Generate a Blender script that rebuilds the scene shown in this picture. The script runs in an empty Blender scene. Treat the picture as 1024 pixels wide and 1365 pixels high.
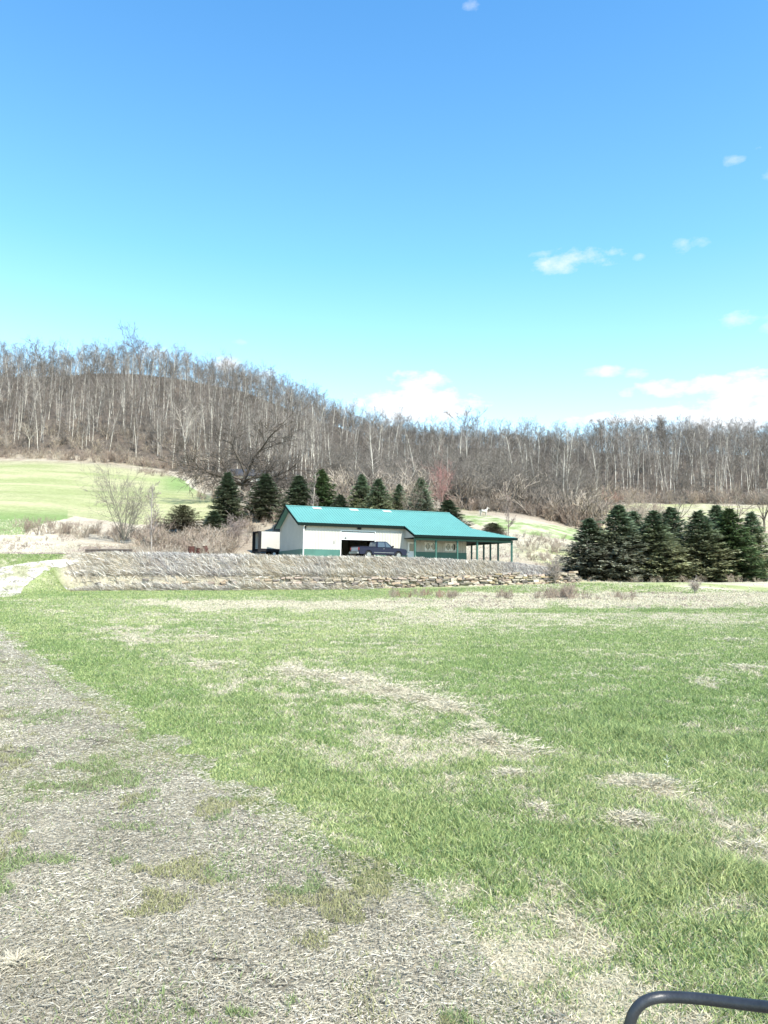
import bpy, bmesh, math, random
import numpy as np
from mathutils import Vector, Matrix, Euler
R = math.radians
S = bpy.context.scene
COL = S.collection
rng = np.random.default_rng(7)
random.seed(11)

# ------------------------------------------------------------------ camera
CAMZ, F, CX, CY = 1.9, 986.0, 512.0, 682.5
PITCH = math.atan((765 - 682.5) / F)
ROLL = R(0.8)
cd = bpy.data.cameras.new("camera")
cd.sensor_fit = 'VERTICAL'; cd.sensor_height = 36.0; cd.lens = 36.0 * F / 1365.0
cd.clip_start = 0.05; cd.clip_end = 3000
cam = bpy.data.objects.new("camera", cd); COL.objects.link(cam)
cam.matrix_world = Matrix.Translation((0, 0, CAMZ)) @ Matrix.Rotation(R(90) + PITCH, 4, 'X') @ Matrix.Rotation(ROLL, 4, 'Z')
S.camera = cam
CR = np.array(cam.matrix_world.to_3x3())

# ------------------------------------------------------------------ light, sky, exposure
SUN_EL, SUN_AZ = R(50), R(148)      # azimuth clockwise from +Y (view direction): behind and to the right
sl = bpy.data.lights.new("sun", 'SUN'); sl.energy = 3.6; sl.angle = R(0.53); sl.color = (1.0, 0.94, 0.81)
so = bpy.data.objects.new("sun", sl); COL.objects.link(so)
sd = Vector((math.sin(SUN_AZ) * math.cos(SUN_EL), math.cos(SUN_AZ) * math.cos(SUN_EL), math.sin(SUN_EL)))
so.rotation_euler = sd.to_track_quat('Z', 'Y').to_euler(); so.location = sd * 200
vs = S.view_settings
vs.view_transform = 'Standard'; vs.look = 'None'; vs.gamma = 1; vs.use_curve_mapping = False
vs.exposure = 1.42
S.cycles.max_bounces = 5; S.cycles.diffuse_bounces = 2; S.cycles.glossy_bounces = 2
S.cycles.transmission_bounces = 3; S.cycles.transparent_max_bounces = 4

W = bpy.data.worlds.new("World"); S.world = W; W.use_nodes = True
nt = W.node_tree; nt.nodes.clear()
def N(t, **k):
    n = nt.nodes.new(t)
    for a, b in k.items(): setattr(n, a, b)
    return n
def L(a, b): nt.links.new(a, b)
def M(op, a, b=None, c=None, clamp=False):
    n = N('ShaderNodeMath', operation=op); n.use_clamp = clamp
    for i, v in enumerate((a, b, c)):
        if v is None: continue
        if isinstance(v, (int, float)): n.inputs[i].default_value = v
        else: L(v, n.inputs[i])
    return n.outputs[0]
wo = N('ShaderNodeOutputWorld'); bg = N('ShaderNodeBackground'); bg.inputs[1].default_value = 0.15
L(bg.outputs[0], wo.inputs[0])
sky = N('ShaderNodeTexSky', sky_type='NISHITA'); sky.sun_disc = False
sky.sun_elevation = SUN_EL; sky.sun_rotation = SUN_AZ; sky.altitude = 300; sky.air_density = 1.0; sky.dust_density = 0.3; sky.ozone_density = 2.0
tc = N('ShaderNodeTexCoord'); sx = N('ShaderNodeSeparateXYZ'); L(tc.outputs['Generated'], sx.inputs[0])
el = M('ARCSINE', sx.outputs[2]); az = M('ARCTAN2', sx.outputs[0], sx.outputs[1])
# the clear sky's own colour: a ramp by elevation grades the physical sky (cyan low, azure high)
ramp = N('ShaderNodeValToRGB'); L(M('DIVIDE', el, R(60), clamp=True), ramp.inputs[0])
RAMP = [(0.0, (1.0, 1.0, 0.86)), (0.16, (1.0, 1.0, 0.86)), (0.27, (0.82, .98, 0.86)), (0.39, (0.60, .93, 0.90)), (0.66, (0.42, 0.79, .93))]
cr = ramp.color_ramp
while len(cr.elements) < len(RAMP): cr.elements.new(0.5)
for e, (p, c) in zip(cr.elements, RAMP): e.position = p; e.color = (*c, 1)
mul = N('ShaderNodeMix', data_type='RGBA', blend_type='MULTIPLY'); mul.inputs[0].default_value = 1
L(sky.outputs[0], mul.inputs[6]); L(ramp.outputs[0], mul.inputs[7])
# small fair-weather clouds at their own directions in the sky
def sky_dir(px, py):
    v = CR @ np.array([(px - CX) / F, -(py - CY) / F, -1.0]); v /= np.linalg.norm(v)
    return math.atan2(v[0], v[1]), math.asin(v[2])
vec = N('ShaderNodeCombineXYZ'); L(az, vec.inputs[0]); L(M('MULTIPLY', el, 1.8), vec.inputs[1])
nz = N('ShaderNodeTexNoise'); nz.inputs['Scale'].default_value = 26; nz.inputs['Detail'].default_value = 7; nz.inputs['Roughness'].default_value = 0.62
L(vec.outputs[0], nz.inputs['Vector'])
nzf = M('MULTIPLY', M('SUBTRACT', nz.outputs[0], 0.5), 6.5)
CL = [(560, 507, 30, 11, .9), (552, 541, 62, 18, 1.3), (517, 534, 24, 12, .6), (598, 548, 26, 9, .5), (750, 346, 30, 14, .25), (795, 343, 28, 10, .25), (730, 337, 26, 5, -.05),
      (852, 343, 7, 4, -.2), (906, 332, 13, 8, .0), (934, 324, 11, 7, -.1), (808, 496, 20, 6, .5), (850, 497, 14, 6, .4),
      (985, 425, 26, 8, .15), (1030, 438, 16, 7, .1), (940, 514, 78, 9, .8), (1020, 512, 60, 14, 1.0), (905, 553, 85, 9, 1.1), (1000, 553, 80, 18, 1.3),
      (978, 214, 13, 5, -.3), (1010, 196, 10, 4, -.4), (1034, 228, 12, 11, .0), (631, 5, 11, 6, .0), (208, 470, 20, 8, .3), (300, 486, 18, 9, .6), (360, 500, 14, 7, .2), (320, 456, 12, 4, -.4)]
acc = None
for px, py, rx, ry, st in CL:
    a0, e0 = sky_dir(px, py); rx *= 1.12 / F; ry *= 1.12 / F
    dx = M('DIVIDE', M('SUBTRACT', az, a0), rx); dy = M('DIVIDE', M('SUBTRACT', el, e0), ry)
    q = M('SUBTRACT', 1.0 + st * .5, M('ADD', M('MULTIPLY', dx, dx), M('MULTIPLY', dy, dy)))
    q = M('MAXIMUM', q, -2.5)
    q = M('MULTIPLY', M('ADD', q, nzf), 0.22 + max(0, st) * .5)
    acc = q if acc is None else M('MAXIMUM', acc, q)
front = M('GREATER_THAN', sx.outputs[1], 0.0)
cmask = M('MULTIPLY', M('MULTIPLY', M('SMOOTH_MIN', acc, 1.0, 0.3), 0.9, clamp=True), front)
cmix = N('ShaderNodeMix', data_type='RGBA'); L(cmask, cmix.inputs[0]); L(mul.outputs[2], cmix.inputs[6]); cmix.inputs[7].default_value = (2.9, 2.95, 3.0, 1)
L(cmix.outputs[2], bg.inputs[0])

# ------------------------------------------------------------------ image <-> world helpers
C0 = np.array([0, 0, CAMZ])
def ray(px, py):
    return CR @ np.array([(px - CX) / F, -(py - CY) / F, -1.0])
def at(px, py, d):                     # the point at forward distance d seen at (px, py)
    v = ray(px, py); return C0 + v * (d / v[1])
def proj(p):
    c = (p - C0) @ CR
    w = np.maximum(-c[..., 2], 1e-3)
    return CX + F * c[..., 0] / w, CY - F * c[..., 1] / w
def smooth(e0, e1, x):
    t = np.clip((x - e0) / (e1 - e0), 0, 1); return t * t * (3 - 2 * t)
def hash2(ix, iy, seed):
    h = (ix.astype(np.int64) * 374761393 + iy.astype(np.int64) * 668265263 + seed * 2147483647 + 12345) & 0xffffffff
    h = ((h ^ (h >> 13)) * 1274126177) & 0xffffffff
    return ((h ^ (h >> 16)) & 0xffffff) / float(0xffffff)
def vnoise(x, y, seed=0):
    x = np.asarray(x, float); y = np.asarray(y, float)
    ix = np.floor(x); iy = np.floor(y); fx = x - ix; fy = y - iy
    fx = fx * fx * (3 - 2 * fx); fy = fy * fy * (3 - 2 * fy)
    a = hash2(ix, iy, seed); b = hash2(ix + 1, iy, seed); c = hash2(ix, iy + 1, seed); d = hash2(ix + 1, iy + 1, seed)
    return (a * (1 - fx) + b * fx) * (1 - fy) + (c * (1 - fx) + d * fx) * fy
def fbm(x, y, sc, octv=4, seed=0, rough=.55):
    s = 0; a = 1; t = 0
    for o in range(octv):
        s = s + a * vnoise(x / sc * 2 ** o + 17.3 * o, y / sc * 2 ** o - 9.1 * o, seed + o); t += a; a *= rough
    return s / t
def inpoly(px, py, poly):
    poly = np.array(poly, float); r = np.zeros(np.shape(px), bool); n = len(poly)
    for i in range(n):
        x0, y0 = poly[i]; x1, y1 = poly[(i + 1) % n]
        if y0 == y1: continue
        c = ((y0 > py) != (y1 > py)) & (px < (x1 - x0) * (py - y0) / (y1 - y0) + x0)
        r ^= c
    return r

# building frame: u along the long wall (to the right and away), v towards the back
BO = np.array([-8.6, 74.0]); YAW = R(20); BU = np.array([math.cos(YAW), math.sin(YAW)]); BV = np.array([-math.sin(YAW), math.cos(YAW)])
PADZ = 3.2
def uv_of(x, y):
    dx = x - BO[0]; dy = y - BO[1]
    return dx * BU[0] + dy * BU[1], dx * BV[0] + dy * BV[1]
def uv_to(u, v):
    return BO[0] + u * BU[0] + v * BV[0], BO[1] + u * BU[1] + v * BV[1]

# ------------------------------------------------------------------ terrain
COLS = {
 -500: [(0, 3.0), (66, 3.0), (90, 6.5), (200, 31), (330, 87), (450, 85), (1000, 79)],
 50:  [(0, 3.0), (66, 3.1), (72, 3.4), (82, 5.3), (95, 7.9), (150, 20), (200, 32), (330, 90), (450, 88), (1000, 79)],
 150: [(0, 3.1), (72, 3.3), (84, 5.0), (98, 8.0), (150, 19.3), (200, 31), (330, 91), (450, 88), (1000, 79)],
 240: [(0, 3.2), (78, 3.3), (90, 5.0), (100, 8.2), (150, 18.7), (200, 29.5), (330, 88), (450, 84), (1000, 78)],
 322: [(0, 3.2), (80, 3.3), (86, 3.95), (97, 6.0), (110, 10.5), (130, 14.7), (150, 18.0), (200, 29.5), (330, 84), (450, 79), (1000, 72)],
 400: [(0, 3.2), (88, 3.3), (100, 8.2), (150, 18), (200, 29), (330, 74), (450, 72), (1000, 66)],
 500: [(0, 3.2), (92, 3.4), (104, 8.4), (140, 15.0), (200, 27), (330, 61.5), (450, 59.5), (1000, 53.5)],
 600: [(0, 3.2), (94, 3.4), (106, 8.8), (124, 12.6), (200, 26), (330, 59), (450, 58), (1000, 53)],
 700: [(0, 3.1), (84, 3.1), (90, 4.6), (100, 7.7), (124, 11.9), (200, 25), (330, 59.5), (450, 57.5), (1000, 52.5)],
 760: [(0, 2.2), (80, 2.2), (90, 3.8), (100, 6.6), (128, 10.4), (200, 24), (330, 59), (450, 57.5), (1000, 52.5)],
 810: [(0, 1.7), (84, 1.8), (100, 4.6), (140, 11.6), (190, 21.2), (330, 58), (450, 57.5), (1000, 52.5)],
 900: [(0, 1.8), (84, 2.1), (100, 5.0), (140, 12), (190, 21.4), (330, 58), (450, 57.5), (1000, 52.5)],
 1024: [(0, 2.3), (82, 2.6), (90, 4.2), (140, 12), (190, 21.6), (330, 57), (450, 56), (1000, 52)],
 1500: [(0, 2.6), (82, 2.8), (90, 4.6), (140, 12), (190, 21.6), (330, 57), (450, 56), (1000, 52)]}
cpx = np.arange(-500, 1501, 10.0); cdd = np.arange(0, 1001, 1.0)
keys = sorted(COLS)
prof = np.array([np.interp(cdd, *zip(*COLS[k])) for k in keys])
TAB = np.array([np.interp(cpx, keys, prof[:, j]) for j in range(len(cdd))])      # [d, px]
def blur(a, ax, n):
    k = np.hanning(2 * n + 3)[1:-1]; k /= k.sum()
    pad = [(0, 0), (0, 0)]; pad[ax] = (n, n); b = np.pad(a, pad, mode='edge')
    return np.apply_along_axis(lambda m: np.convolve(m, k, 'valid'), ax, b)
TAB = blur(TAB, 0, 4); TAB = blur(TAB, 1, 3)
def Hback(x, y):
    yy = np.maximum(y, 1.0); p = 512 + 986 * x / yy
    i = np.clip((p - cpx[0]) / 10, 0, len(cpx) - 1.001); j = np.clip(yy, 0, 999.0)
    i0 = i.astype(int); j0 = j.astype(int); fi = i - i0; fj = j - j0
    return (TAB[j0, i0] * (1 - fi) + TAB[j0, i0 + 1] * fi) * (1 - fj) + (TAB[j0 + 1, i0] * (1 - fi) + TAB[j0 + 1, i0 + 1] * fi) * fj
def H(x, y):
    x = np.asarray(x, float); y = np.asarray(y, float)
    u, v = uv_of(x, y)
    base = np.interp(u, [-60, -20, 0, 27, 60], [0.0, .14, .36, 1.2, 1.6])
    fr = base * smooth(-48, -9, v)
    fr = fr + .35 * np.exp(-((v + 17) / 3.5) ** 2) * smooth(8, 22, u) - .25 * np.exp(-((v + 22) / 3) ** 2) * smooth(0, 18, u)
    hb = Hback(x, y)
    s_in = smooth(-22.6, -20.2, u) * (1 - smooth(26.2, 29.5, u))
    m_wall = .42 * smooth(-7.45, -7.15, v) + .58 * smooth(-7.2, -4.6, v)
    m_soft = smooth(-15, -2.5, v)
    m_soft_r = smooth(-13, 1, v)
    ms = np.where(u < 0, m_soft, m_soft_r)
    m = m_wall * s_in + ms * (1 - s_in)
    z = fr * (1 - m) + hb * m
    far = smooth(6, 14, y)
    z = z + far * .07 * (fbm(x, y, 3.5, 3, 5) - .5) * (1 - smooth(75, 95, y) * 0)
    z = z + smooth(85, 110, y) * (fbm(x, y, 22, 3, 8) - .5) * 1.0
    z = z + smooth(200, 300, y) * (fbm(x, y, 60, 3, 9) - .5) * 5.0
    return z
def gpt(px, d):                        # ground point at forward distance d on the vertical plane through column px (at eye level)
    v = ray(px, 765); x = v[0] * d / v[1]
    return np.array([x, d, float(H(x, d))])
def ghit(px, py, dmax=400):            # where the sight line meets the ground
    v = ray(px, py); ds = np.concatenate([np.arange(1.5, 40, .1), np.arange(40, dmax, .3)])
    P = C0[None] + v[None] * (ds / v[1])[:, None]
    below = np.nonzero(P[:, 2] < H(P[:, 0], P[:, 1]))[0]
    return P[below[0]] if len(below) else P[-1]

# ------------------------------------------------------------------ materials
def mat(name, col=None, rough=.8, spec=.3, metal=0, attr=None, noise=None, bump=0, bscale=30, rnd=0, transl=0, coat=0, alpha=None):
    m = bpy.data.materials.new(name); m.use_nodes = True
    t = m.node_tree; p = t.nodes['Principled BSDF']; out = t.nodes['Material Output']
    p.inputs['Roughness'].default_value = rough; p.inputs['Specular IOR Level'].default_value = spec; p.inputs['Metallic'].default_value = metal
    p.inputs['Coat Weight'].default_value = coat
    if attr:
        a = t.nodes.new('ShaderNodeAttribute'); a.attribute_name = attr; c = a.outputs['Color']
    else:
        a = t.nodes.new('ShaderNodeRGB'); a.outputs[0].default_value = (*col, 1); c = a.outputs[0]
    tcn = t.nodes.new('ShaderNodeTexCoord')
    def mulv(c, fac_out):
        x = t.nodes.new('ShaderNodeVectorMath'); x.operation = 'SCALE'; t.links.new(c, x.inputs[0]); t.links.new(fac_out, x.inputs['Scale']); return x.outputs[0]
    for (sc, amt) in (noise or []):
        nn = t.nodes.new('ShaderNodeTexNoise'); nn.inputs['Scale'].default_value = sc; nn.inputs['Detail'].default_value = 5; nn.inputs['Roughness'].default_value = .65
        t.links.new(tcn.outputs['Object'], nn.inputs['Vector'])
        mr = t.nodes.new('ShaderNodeMapRange'); mr.inputs[1].default_value = .3; mr.inputs[2].default_value = .7; mr.inputs[3].default_value = 1 - amt; mr.inputs[4].default_value = 1 + amt
        t.links.new(nn.outputs[0], mr.inputs[0]); c = mulv(c, mr.outputs[0])
    if rnd:
        oi = t.nodes.new('ShaderNodeObjectInfo'); mr = t.nodes.new('ShaderNodeMapRange'); mr.inputs[3].default_value = 1 - rnd; mr.inputs[4].default_value = 1 + rnd
        t.links.new(oi.outputs['Random'], mr.inputs[0]); c = mulv(c, mr.outputs[0])
    t.links.new(c, p.inputs['Base Color'])
    if bump:
        nn = t.nodes.new('ShaderNodeTexNoise'); nn.inputs['Scale'].default_value = bscale; nn.inputs['Detail'].default_value = 6
        t.links.new(tcn.outputs['Object'], nn.inputs['Vector'])
        b = t.nodes.new('ShaderNodeBump'); b.inputs['Strength'].default_value = 1; b.inputs['Distance'].default_value = bump
        t.links.new(nn.outputs[0], b.inputs['Height']); t.links.new(b.outputs[0], p.inputs['Normal'])
    if transl:
        tr = t.nodes.new('ShaderNodeBsdfTranslucent'); t.links.new(c, tr.inputs[0]); mx = t.nodes.new('ShaderNodeMixShader'); mx.inputs[0].default_value = transl
        t.links.new(p.outputs[0], mx.inputs[1]); t.links.new(tr.outputs[0], mx.inputs[2]); t.links.new(mx.outputs[0], out.inputs[0])
    return m
M_ground = mat('ground_cover', attr='Col', rough=1, spec=.05, noise=[(1.1, .16), (5.5, .2), (38, .28), (140, .3)], bump=.05, bscale=26)
M_path = mat('matted_track', attr='Col', rough=1, spec=.05, noise=[(1.3, .15), (7, .25), (45, .35), (160, .35)], bump=.05, bscale=24)
M_grass = mat('grass_blades', attr='Col', rough=.6, spec=.25, transl=.35)
M_straw = mat('dry_stalks', attr='Col', rough=.7, spec=.2, transl=.2)
M_bark = mat('bark', attr='Col', rough=.95, spec=.1, noise=[(3, .2)])
M_barkr = mat('bark_varied', attr='Col', rough=.95, spec=.1, rnd=.28)
M_needle = mat('needles', attr='Col', rough=.7, spec=.2, transl=.25, rnd=.14)
M_stone = mat('stacked_stone', attr='Col', rough=.9, spec=.2, noise=[(4, .25), (20, .2)], bump=.03, bscale=12)

# ------------------------------------------------------------------ mesh helpers
def mesh_np(name, V, faces, colors=None, smooth_sh=False):
    """faces: list of int arrays (n,k)."""
    me = bpy.data.meshes.new(name)
    V = np.ascontiguousarray(V, np.float32); faces = [np.asarray(f, np.int32) for f in faces if len(f)]
    me.vertices.add(len(V)); me.vertices.foreach_set('co', V.ravel())
    loops = np.concatenate([f.ravel() for f in faces]); cnt = np.concatenate([np.full(len(f), f.shape[1], np.int32) for f in faces])
    st = np.concatenate([[0], np.cumsum(cnt)[:-1]]).astype(np.int32)
    me.loops.add(len(loops)); me.loops.foreach_set('vertex_index', loops)
    me.polygons.add(len(cnt)); me.polygons.foreach_set('loop_start', st); me.polygons.foreach_set('loop_total', cnt)
    if smooth_sh: me.polygons.foreach_set('use_smooth', np.ones(len(cnt), bool))
    me.update(calc_edges=True)
    if colors is not None:
        a = me.color_attributes.new('Col', 'FLOAT_COLOR', 'POINT')
        c = np.ones((len(V), 4), np.float32); c[:, :3] = np.clip(colors, 0, 1); a.data.foreach_set('color', c.ravel())
    return me
def link(name, me, m=None, parent=None, **tags):
    o = bpy.data.objects.new(name, me); COL.objects.link(o)
    if m is not None and me is not None:
        me.materials.clear(); me.materials.append(m)
    if parent is not None: o.parent = parent
    for k, v in tags.items(): o[k] = v
    return o
def thing(name, label, cat, loc=(0, 0, 0), rz=0, group=None):
    o = bpy.data.objects.new(name, None); COL.objects.link(o); o.location = [float(c) for c in loc]; o.rotation_euler = (0, 0, rz)
    o.empty_display_size = .2
    o['label'] = label; o['category'] = cat
    if group: o['group'] = group
    return o
def copy_tree(o, parent=None):
    c = o.copy(); COL.objects.link(c); c.parent = parent
    for ch in list(o.children): copy_tree(ch, c)
    return c
def norm(a): return a / np.maximum(np.linalg.norm(a, axis=-1, keepdims=True), 1e-9)
def tubes(P0, P1, R0, R1, n=3, C=None):
    """prism segments; returns V, quads, colors"""
    P0 = np.asarray(P0, float); P1 = np.asarray(P1, float); R0 = np.asarray(R0, float)[:, None]; R1 = np.asarray(R1, float)[:, None]
    d = norm(P1 - P0); h = np.where(np.abs(d[:, 2:3]) > .9, np.array([[1., 0, 0]]), np.array([[0, 0, 1.]]))
    a = norm(np.cross(d, h)); b = np.cross(d, a); K = len(P0)
    V = np.zeros((K, 2 * n, 3))
    for i in range(n):
        t = 2 * math.pi * i / n; o = a * math.cos(t) + b * math.sin(t)
        V[:, i] = P0 + o * R0; V[:, n + i] = P1 + o * R1
    base = (np.arange(K) * 2 * n)[:, None, None]
    q = np.array([[i, (i + 1) % n, n + (i + 1) % n, n + i] for i in range(n)])[None]
    Q = (base + q).reshape(-1, 4)
    cc = None if C is None else np.repeat(np.asarray(C, float), 2 * n, axis=0)
    return V.reshape(-1, 3), Q, cc
def blades(P, D, Ln, Wd, bend, C, side=None, tip=True):
    """curved tapering ribbons. P base, D unit dir, bend vector added at the tip"""
    K = len(P); s = norm(np.cross(D, rng.normal(size=(K, 3)))) if side is None else side
    Ln = Ln[:, None]; Wd = Wd[:, None]
    mid = P + D * Ln * .5 + bend * .25 * Ln; top = P + D * Ln * .95 + bend * Ln
    V = np.stack([P - s * Wd * .5, P + s * Wd * .5, mid + s * Wd * .45, mid - s * Wd * .45, top], 1).reshape(-1, 3)
    b = (np.arange(K) * 5)[:, None]
    return V, b + np.array([[0, 1, 2, 3]]), b + np.array([[3, 2, 4]]), np.repeat(C, 5, axis=0)
def join(parts):
    """parts: list of (V, [faces...], colors)"""
    V = []; F_ = {}; Cc = []; off = 0
    for v, fs, c in parts:
        V.append(v); Cc.append(c)
        for f in fs: F_.setdefault(f.shape[1], []).append(f + off)
        off += len(v)
    return np.concatenate(V), [np.concatenate(x) for x in F_.values()], np.concatenate(Cc)
def xform(V, loc, s, rz, lean=(0, 0)):
    c, n = math.cos(rz), math.sin(rz); x, y, z = V[:, 0] * s, V[:, 1] * s, V[:, 2] * s
    return np.stack([x * c - y * n + loc[0] + z * lean[0], x * n + y * c + loc[1] + z * lean[1], z + loc[2]], 1)

# ------------------------------------------------------------------ the track's outline (world)
def G2(px, py): p = ghit(px, py); return (p[0], p[1])
inner = [(4.6, -8), (2.4, -3), (1.6, 0)] + [G2(*q) for q in [(900, 1440), (780, 1365), (650, 1262), (560, 1192), (480, 1140), (400, 1090), (330, 1048), (250, 1008), (150, 942), (60, 882), (2, 838)]]
inner += [(-15.8, 29), (-20.2, 36.5), (-24.4, 43.5)] + [G2(*q) for q in [(6, 797), (40, 782), (72, 764), (112, 749)]]
inner = np.array(inner)
outer = np.array([(-4.5, -8), (-4.6, -3), (-4.8, 0), (-5.2, 3), (-6.6, 7), (-9.4, 12.5), (-13.2, 19), (-17.8, 26.5), (-23.2, 34.5), (-28.4, 42.5), (-31.6, 48.5), G2(-20, 762), G2(30, 753), G2(70, 748.5), G2(112, 746)])
def resample(P, n):
    s = np.concatenate([[0], np.cumsum(np.linalg.norm(np.diff(P, axis=0), axis=1))]); t = np.linspace(0, s[-1], n)
    Q = np.stack([np.interp(t, s, P[:, k]) for k in range(2)], 1)
    for _ in range(4): Q[1:-1] = (Q[:-2] + 2 * Q[1:-1] + Q[2:]) / 4
    return Q
TI = resample(inner, 420); TO = resample(outer, 420)
TPOLY = np.concatenate([TI, TO[::-1]])
def track_mask(x, y):
    a_ = .26 + .02 * y; jx = x + a_ * (fbm(x, y, .7, 4, 31) - .5) * 2; jy = y + a_ * (fbm(x, y, .7, 4, 32) - .5) * 2
    return inpoly(jx, jy, TPOLY)
def edge_dist(x, y):
    d = np.full(np.shape(x), 1e9)
    for q in TI[::4]: d = np.minimum(d, (x - q[0]) ** 2 + (y - q[1]) ** 2)
    return np.sqrt(d)
def near_edge(x, y, w):
    d = np.full(np.shape(x), 1e9)
    for q in TI[::4]: d = np.minimum(d, (x - q[0]) ** 2 + (y - q[1]) ** 2)
    return np.sqrt(d) < w

# ------------------------------------------------------------------ ground colours
GREEN = np.array([.18, .225, .085]); LGREEN = np.array([.27, .30, .135]); DRY = np.array([.42, .375, .28]); PALE = np.array([.50, .45, .35])
LEAF = np.array([.085, .072, .064]); BRUSH = np.array([.26, .21, .165]); SOIL = np.array([.17, .14, .11])
DPATCH = [((370, 893), (500, 920), 8), ((480, 910), (600, 945), 11), ((590, 938), (650, 968), 7), ((640, 985), (700, 1010), 12), ((120, 838), (200, 842), 5), ((150, 852), (215, 858), 6),
          ((830, 1095), (872, 1112), 9), ((820, 1040), (900, 1060), 8), ((975, 892), (1010, 898), 5), ((280, 885), (292, 892), 4), ((672, 1032), (692, 1040), 6), ((600, 985), (660, 1000), 5),
          ((262, 849), (270, 853), 3), ((230, 878), (300, 888), 3), ((700, 1080), (720, 1088), 6), ((960, 1130), (1030, 1160), 12), ((930, 905), (960, 912), 4), ((640, 1090), (700, 1100), 5), ((420, 1000), (560, 1060), 6)]
def patchmask(px, py):
    m = np.zeros(np.shape(px))
    for (x0, y0), (x1, y1), w in DPATCH:
        dx, dy = x1 - x0, y1 - y0; t = np.clip(((px - x0) * dx + (py - y0) * dy) / (dx * dx + dy * dy), 0, 1)
        d = np.sqrt(((px - x0 - t * dx) * .6) ** 2 + (py - y0 - t * dy) ** 2)
        m = np.maximum(m, 1 - smooth(w * .5, w * 1.25, d))
    return m
def dryness(x, y, z):
    """0 green .. 1 dead straw, for the near meadow"""
    px, py = proj(np.stack([x, y, z], -1))
    js = 1 + y / 14; jx = px + 60 * (fbm(x / js, y / js, .5, 4, 71, .65) - .5); jy = py + 36 * (fbm(x / js, y / js, .5, 4, 72, .65) - .5)
    n = fbm(x, y, 2.6, 4, 41); n2 = fbm(x, y, .5, 3, 43)
    n5 = fbm(x, y, .22, 3, 47)
    d = .33 + .12 * smooth(880, 960, py) * (1 - smooth(640, 800, px) * .8) + (n - .5) * .8 + (n2 - .5) * 1.2 + (n5 - .5) * 1.5
    d += .12 * smooth(1100, 1300, py) * smooth(380, 640, px)                  # bottom right, thin grass by the track
    d -= .28 * smooth(540, 640, px) * (1 - smooth(960, 1040, py)) * smooth(815, 850, py)   # the deeper green middle
    d -= .15 * smooth(700, 850, px) * smooth(940, 1000, py) * (1 - smooth(1070, 1110, py))
    d = np.maximum(d, patchmask(jx, jy) * (y < 40) * (.6 + .5 * n2))
    ed = edge_dist(x, y); d -= .5 * (1 - smooth(.4, 3.0, ed)) * smooth(1230, 1130, py); d += .22 * (1 - smooth(.1, 1.3, ed)) * smooth(1150, 1260, py)
    d += .5 * (1 - smooth(815, 850, jy)) * smooth(380, 560, jx) * smooth(808, 822, py)
    strip = smooth(797, 802, py + (jy - py) * .3) * (1 - smooth(806, 822, jy)) * smooth(90, 210, jx)
    d -= .35 * (1 - smooth(793, 799, py)) * (px < 620) * (y < 75)
    strip2 = smooth(788, 792, py + (jy - py) * .3) * (1 - smooth(808, 816, jy)) * smooth(520, 640, jx)
    d = np.maximum(d, np.maximum(strip * .95, strip2 * 1.0) * (y < 75))
    d -= .5 * smooth(810, 813, py) * (1 - smooth(816, 819, py)) * (px > 620)
    return np.clip(d, 0, 1)
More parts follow.
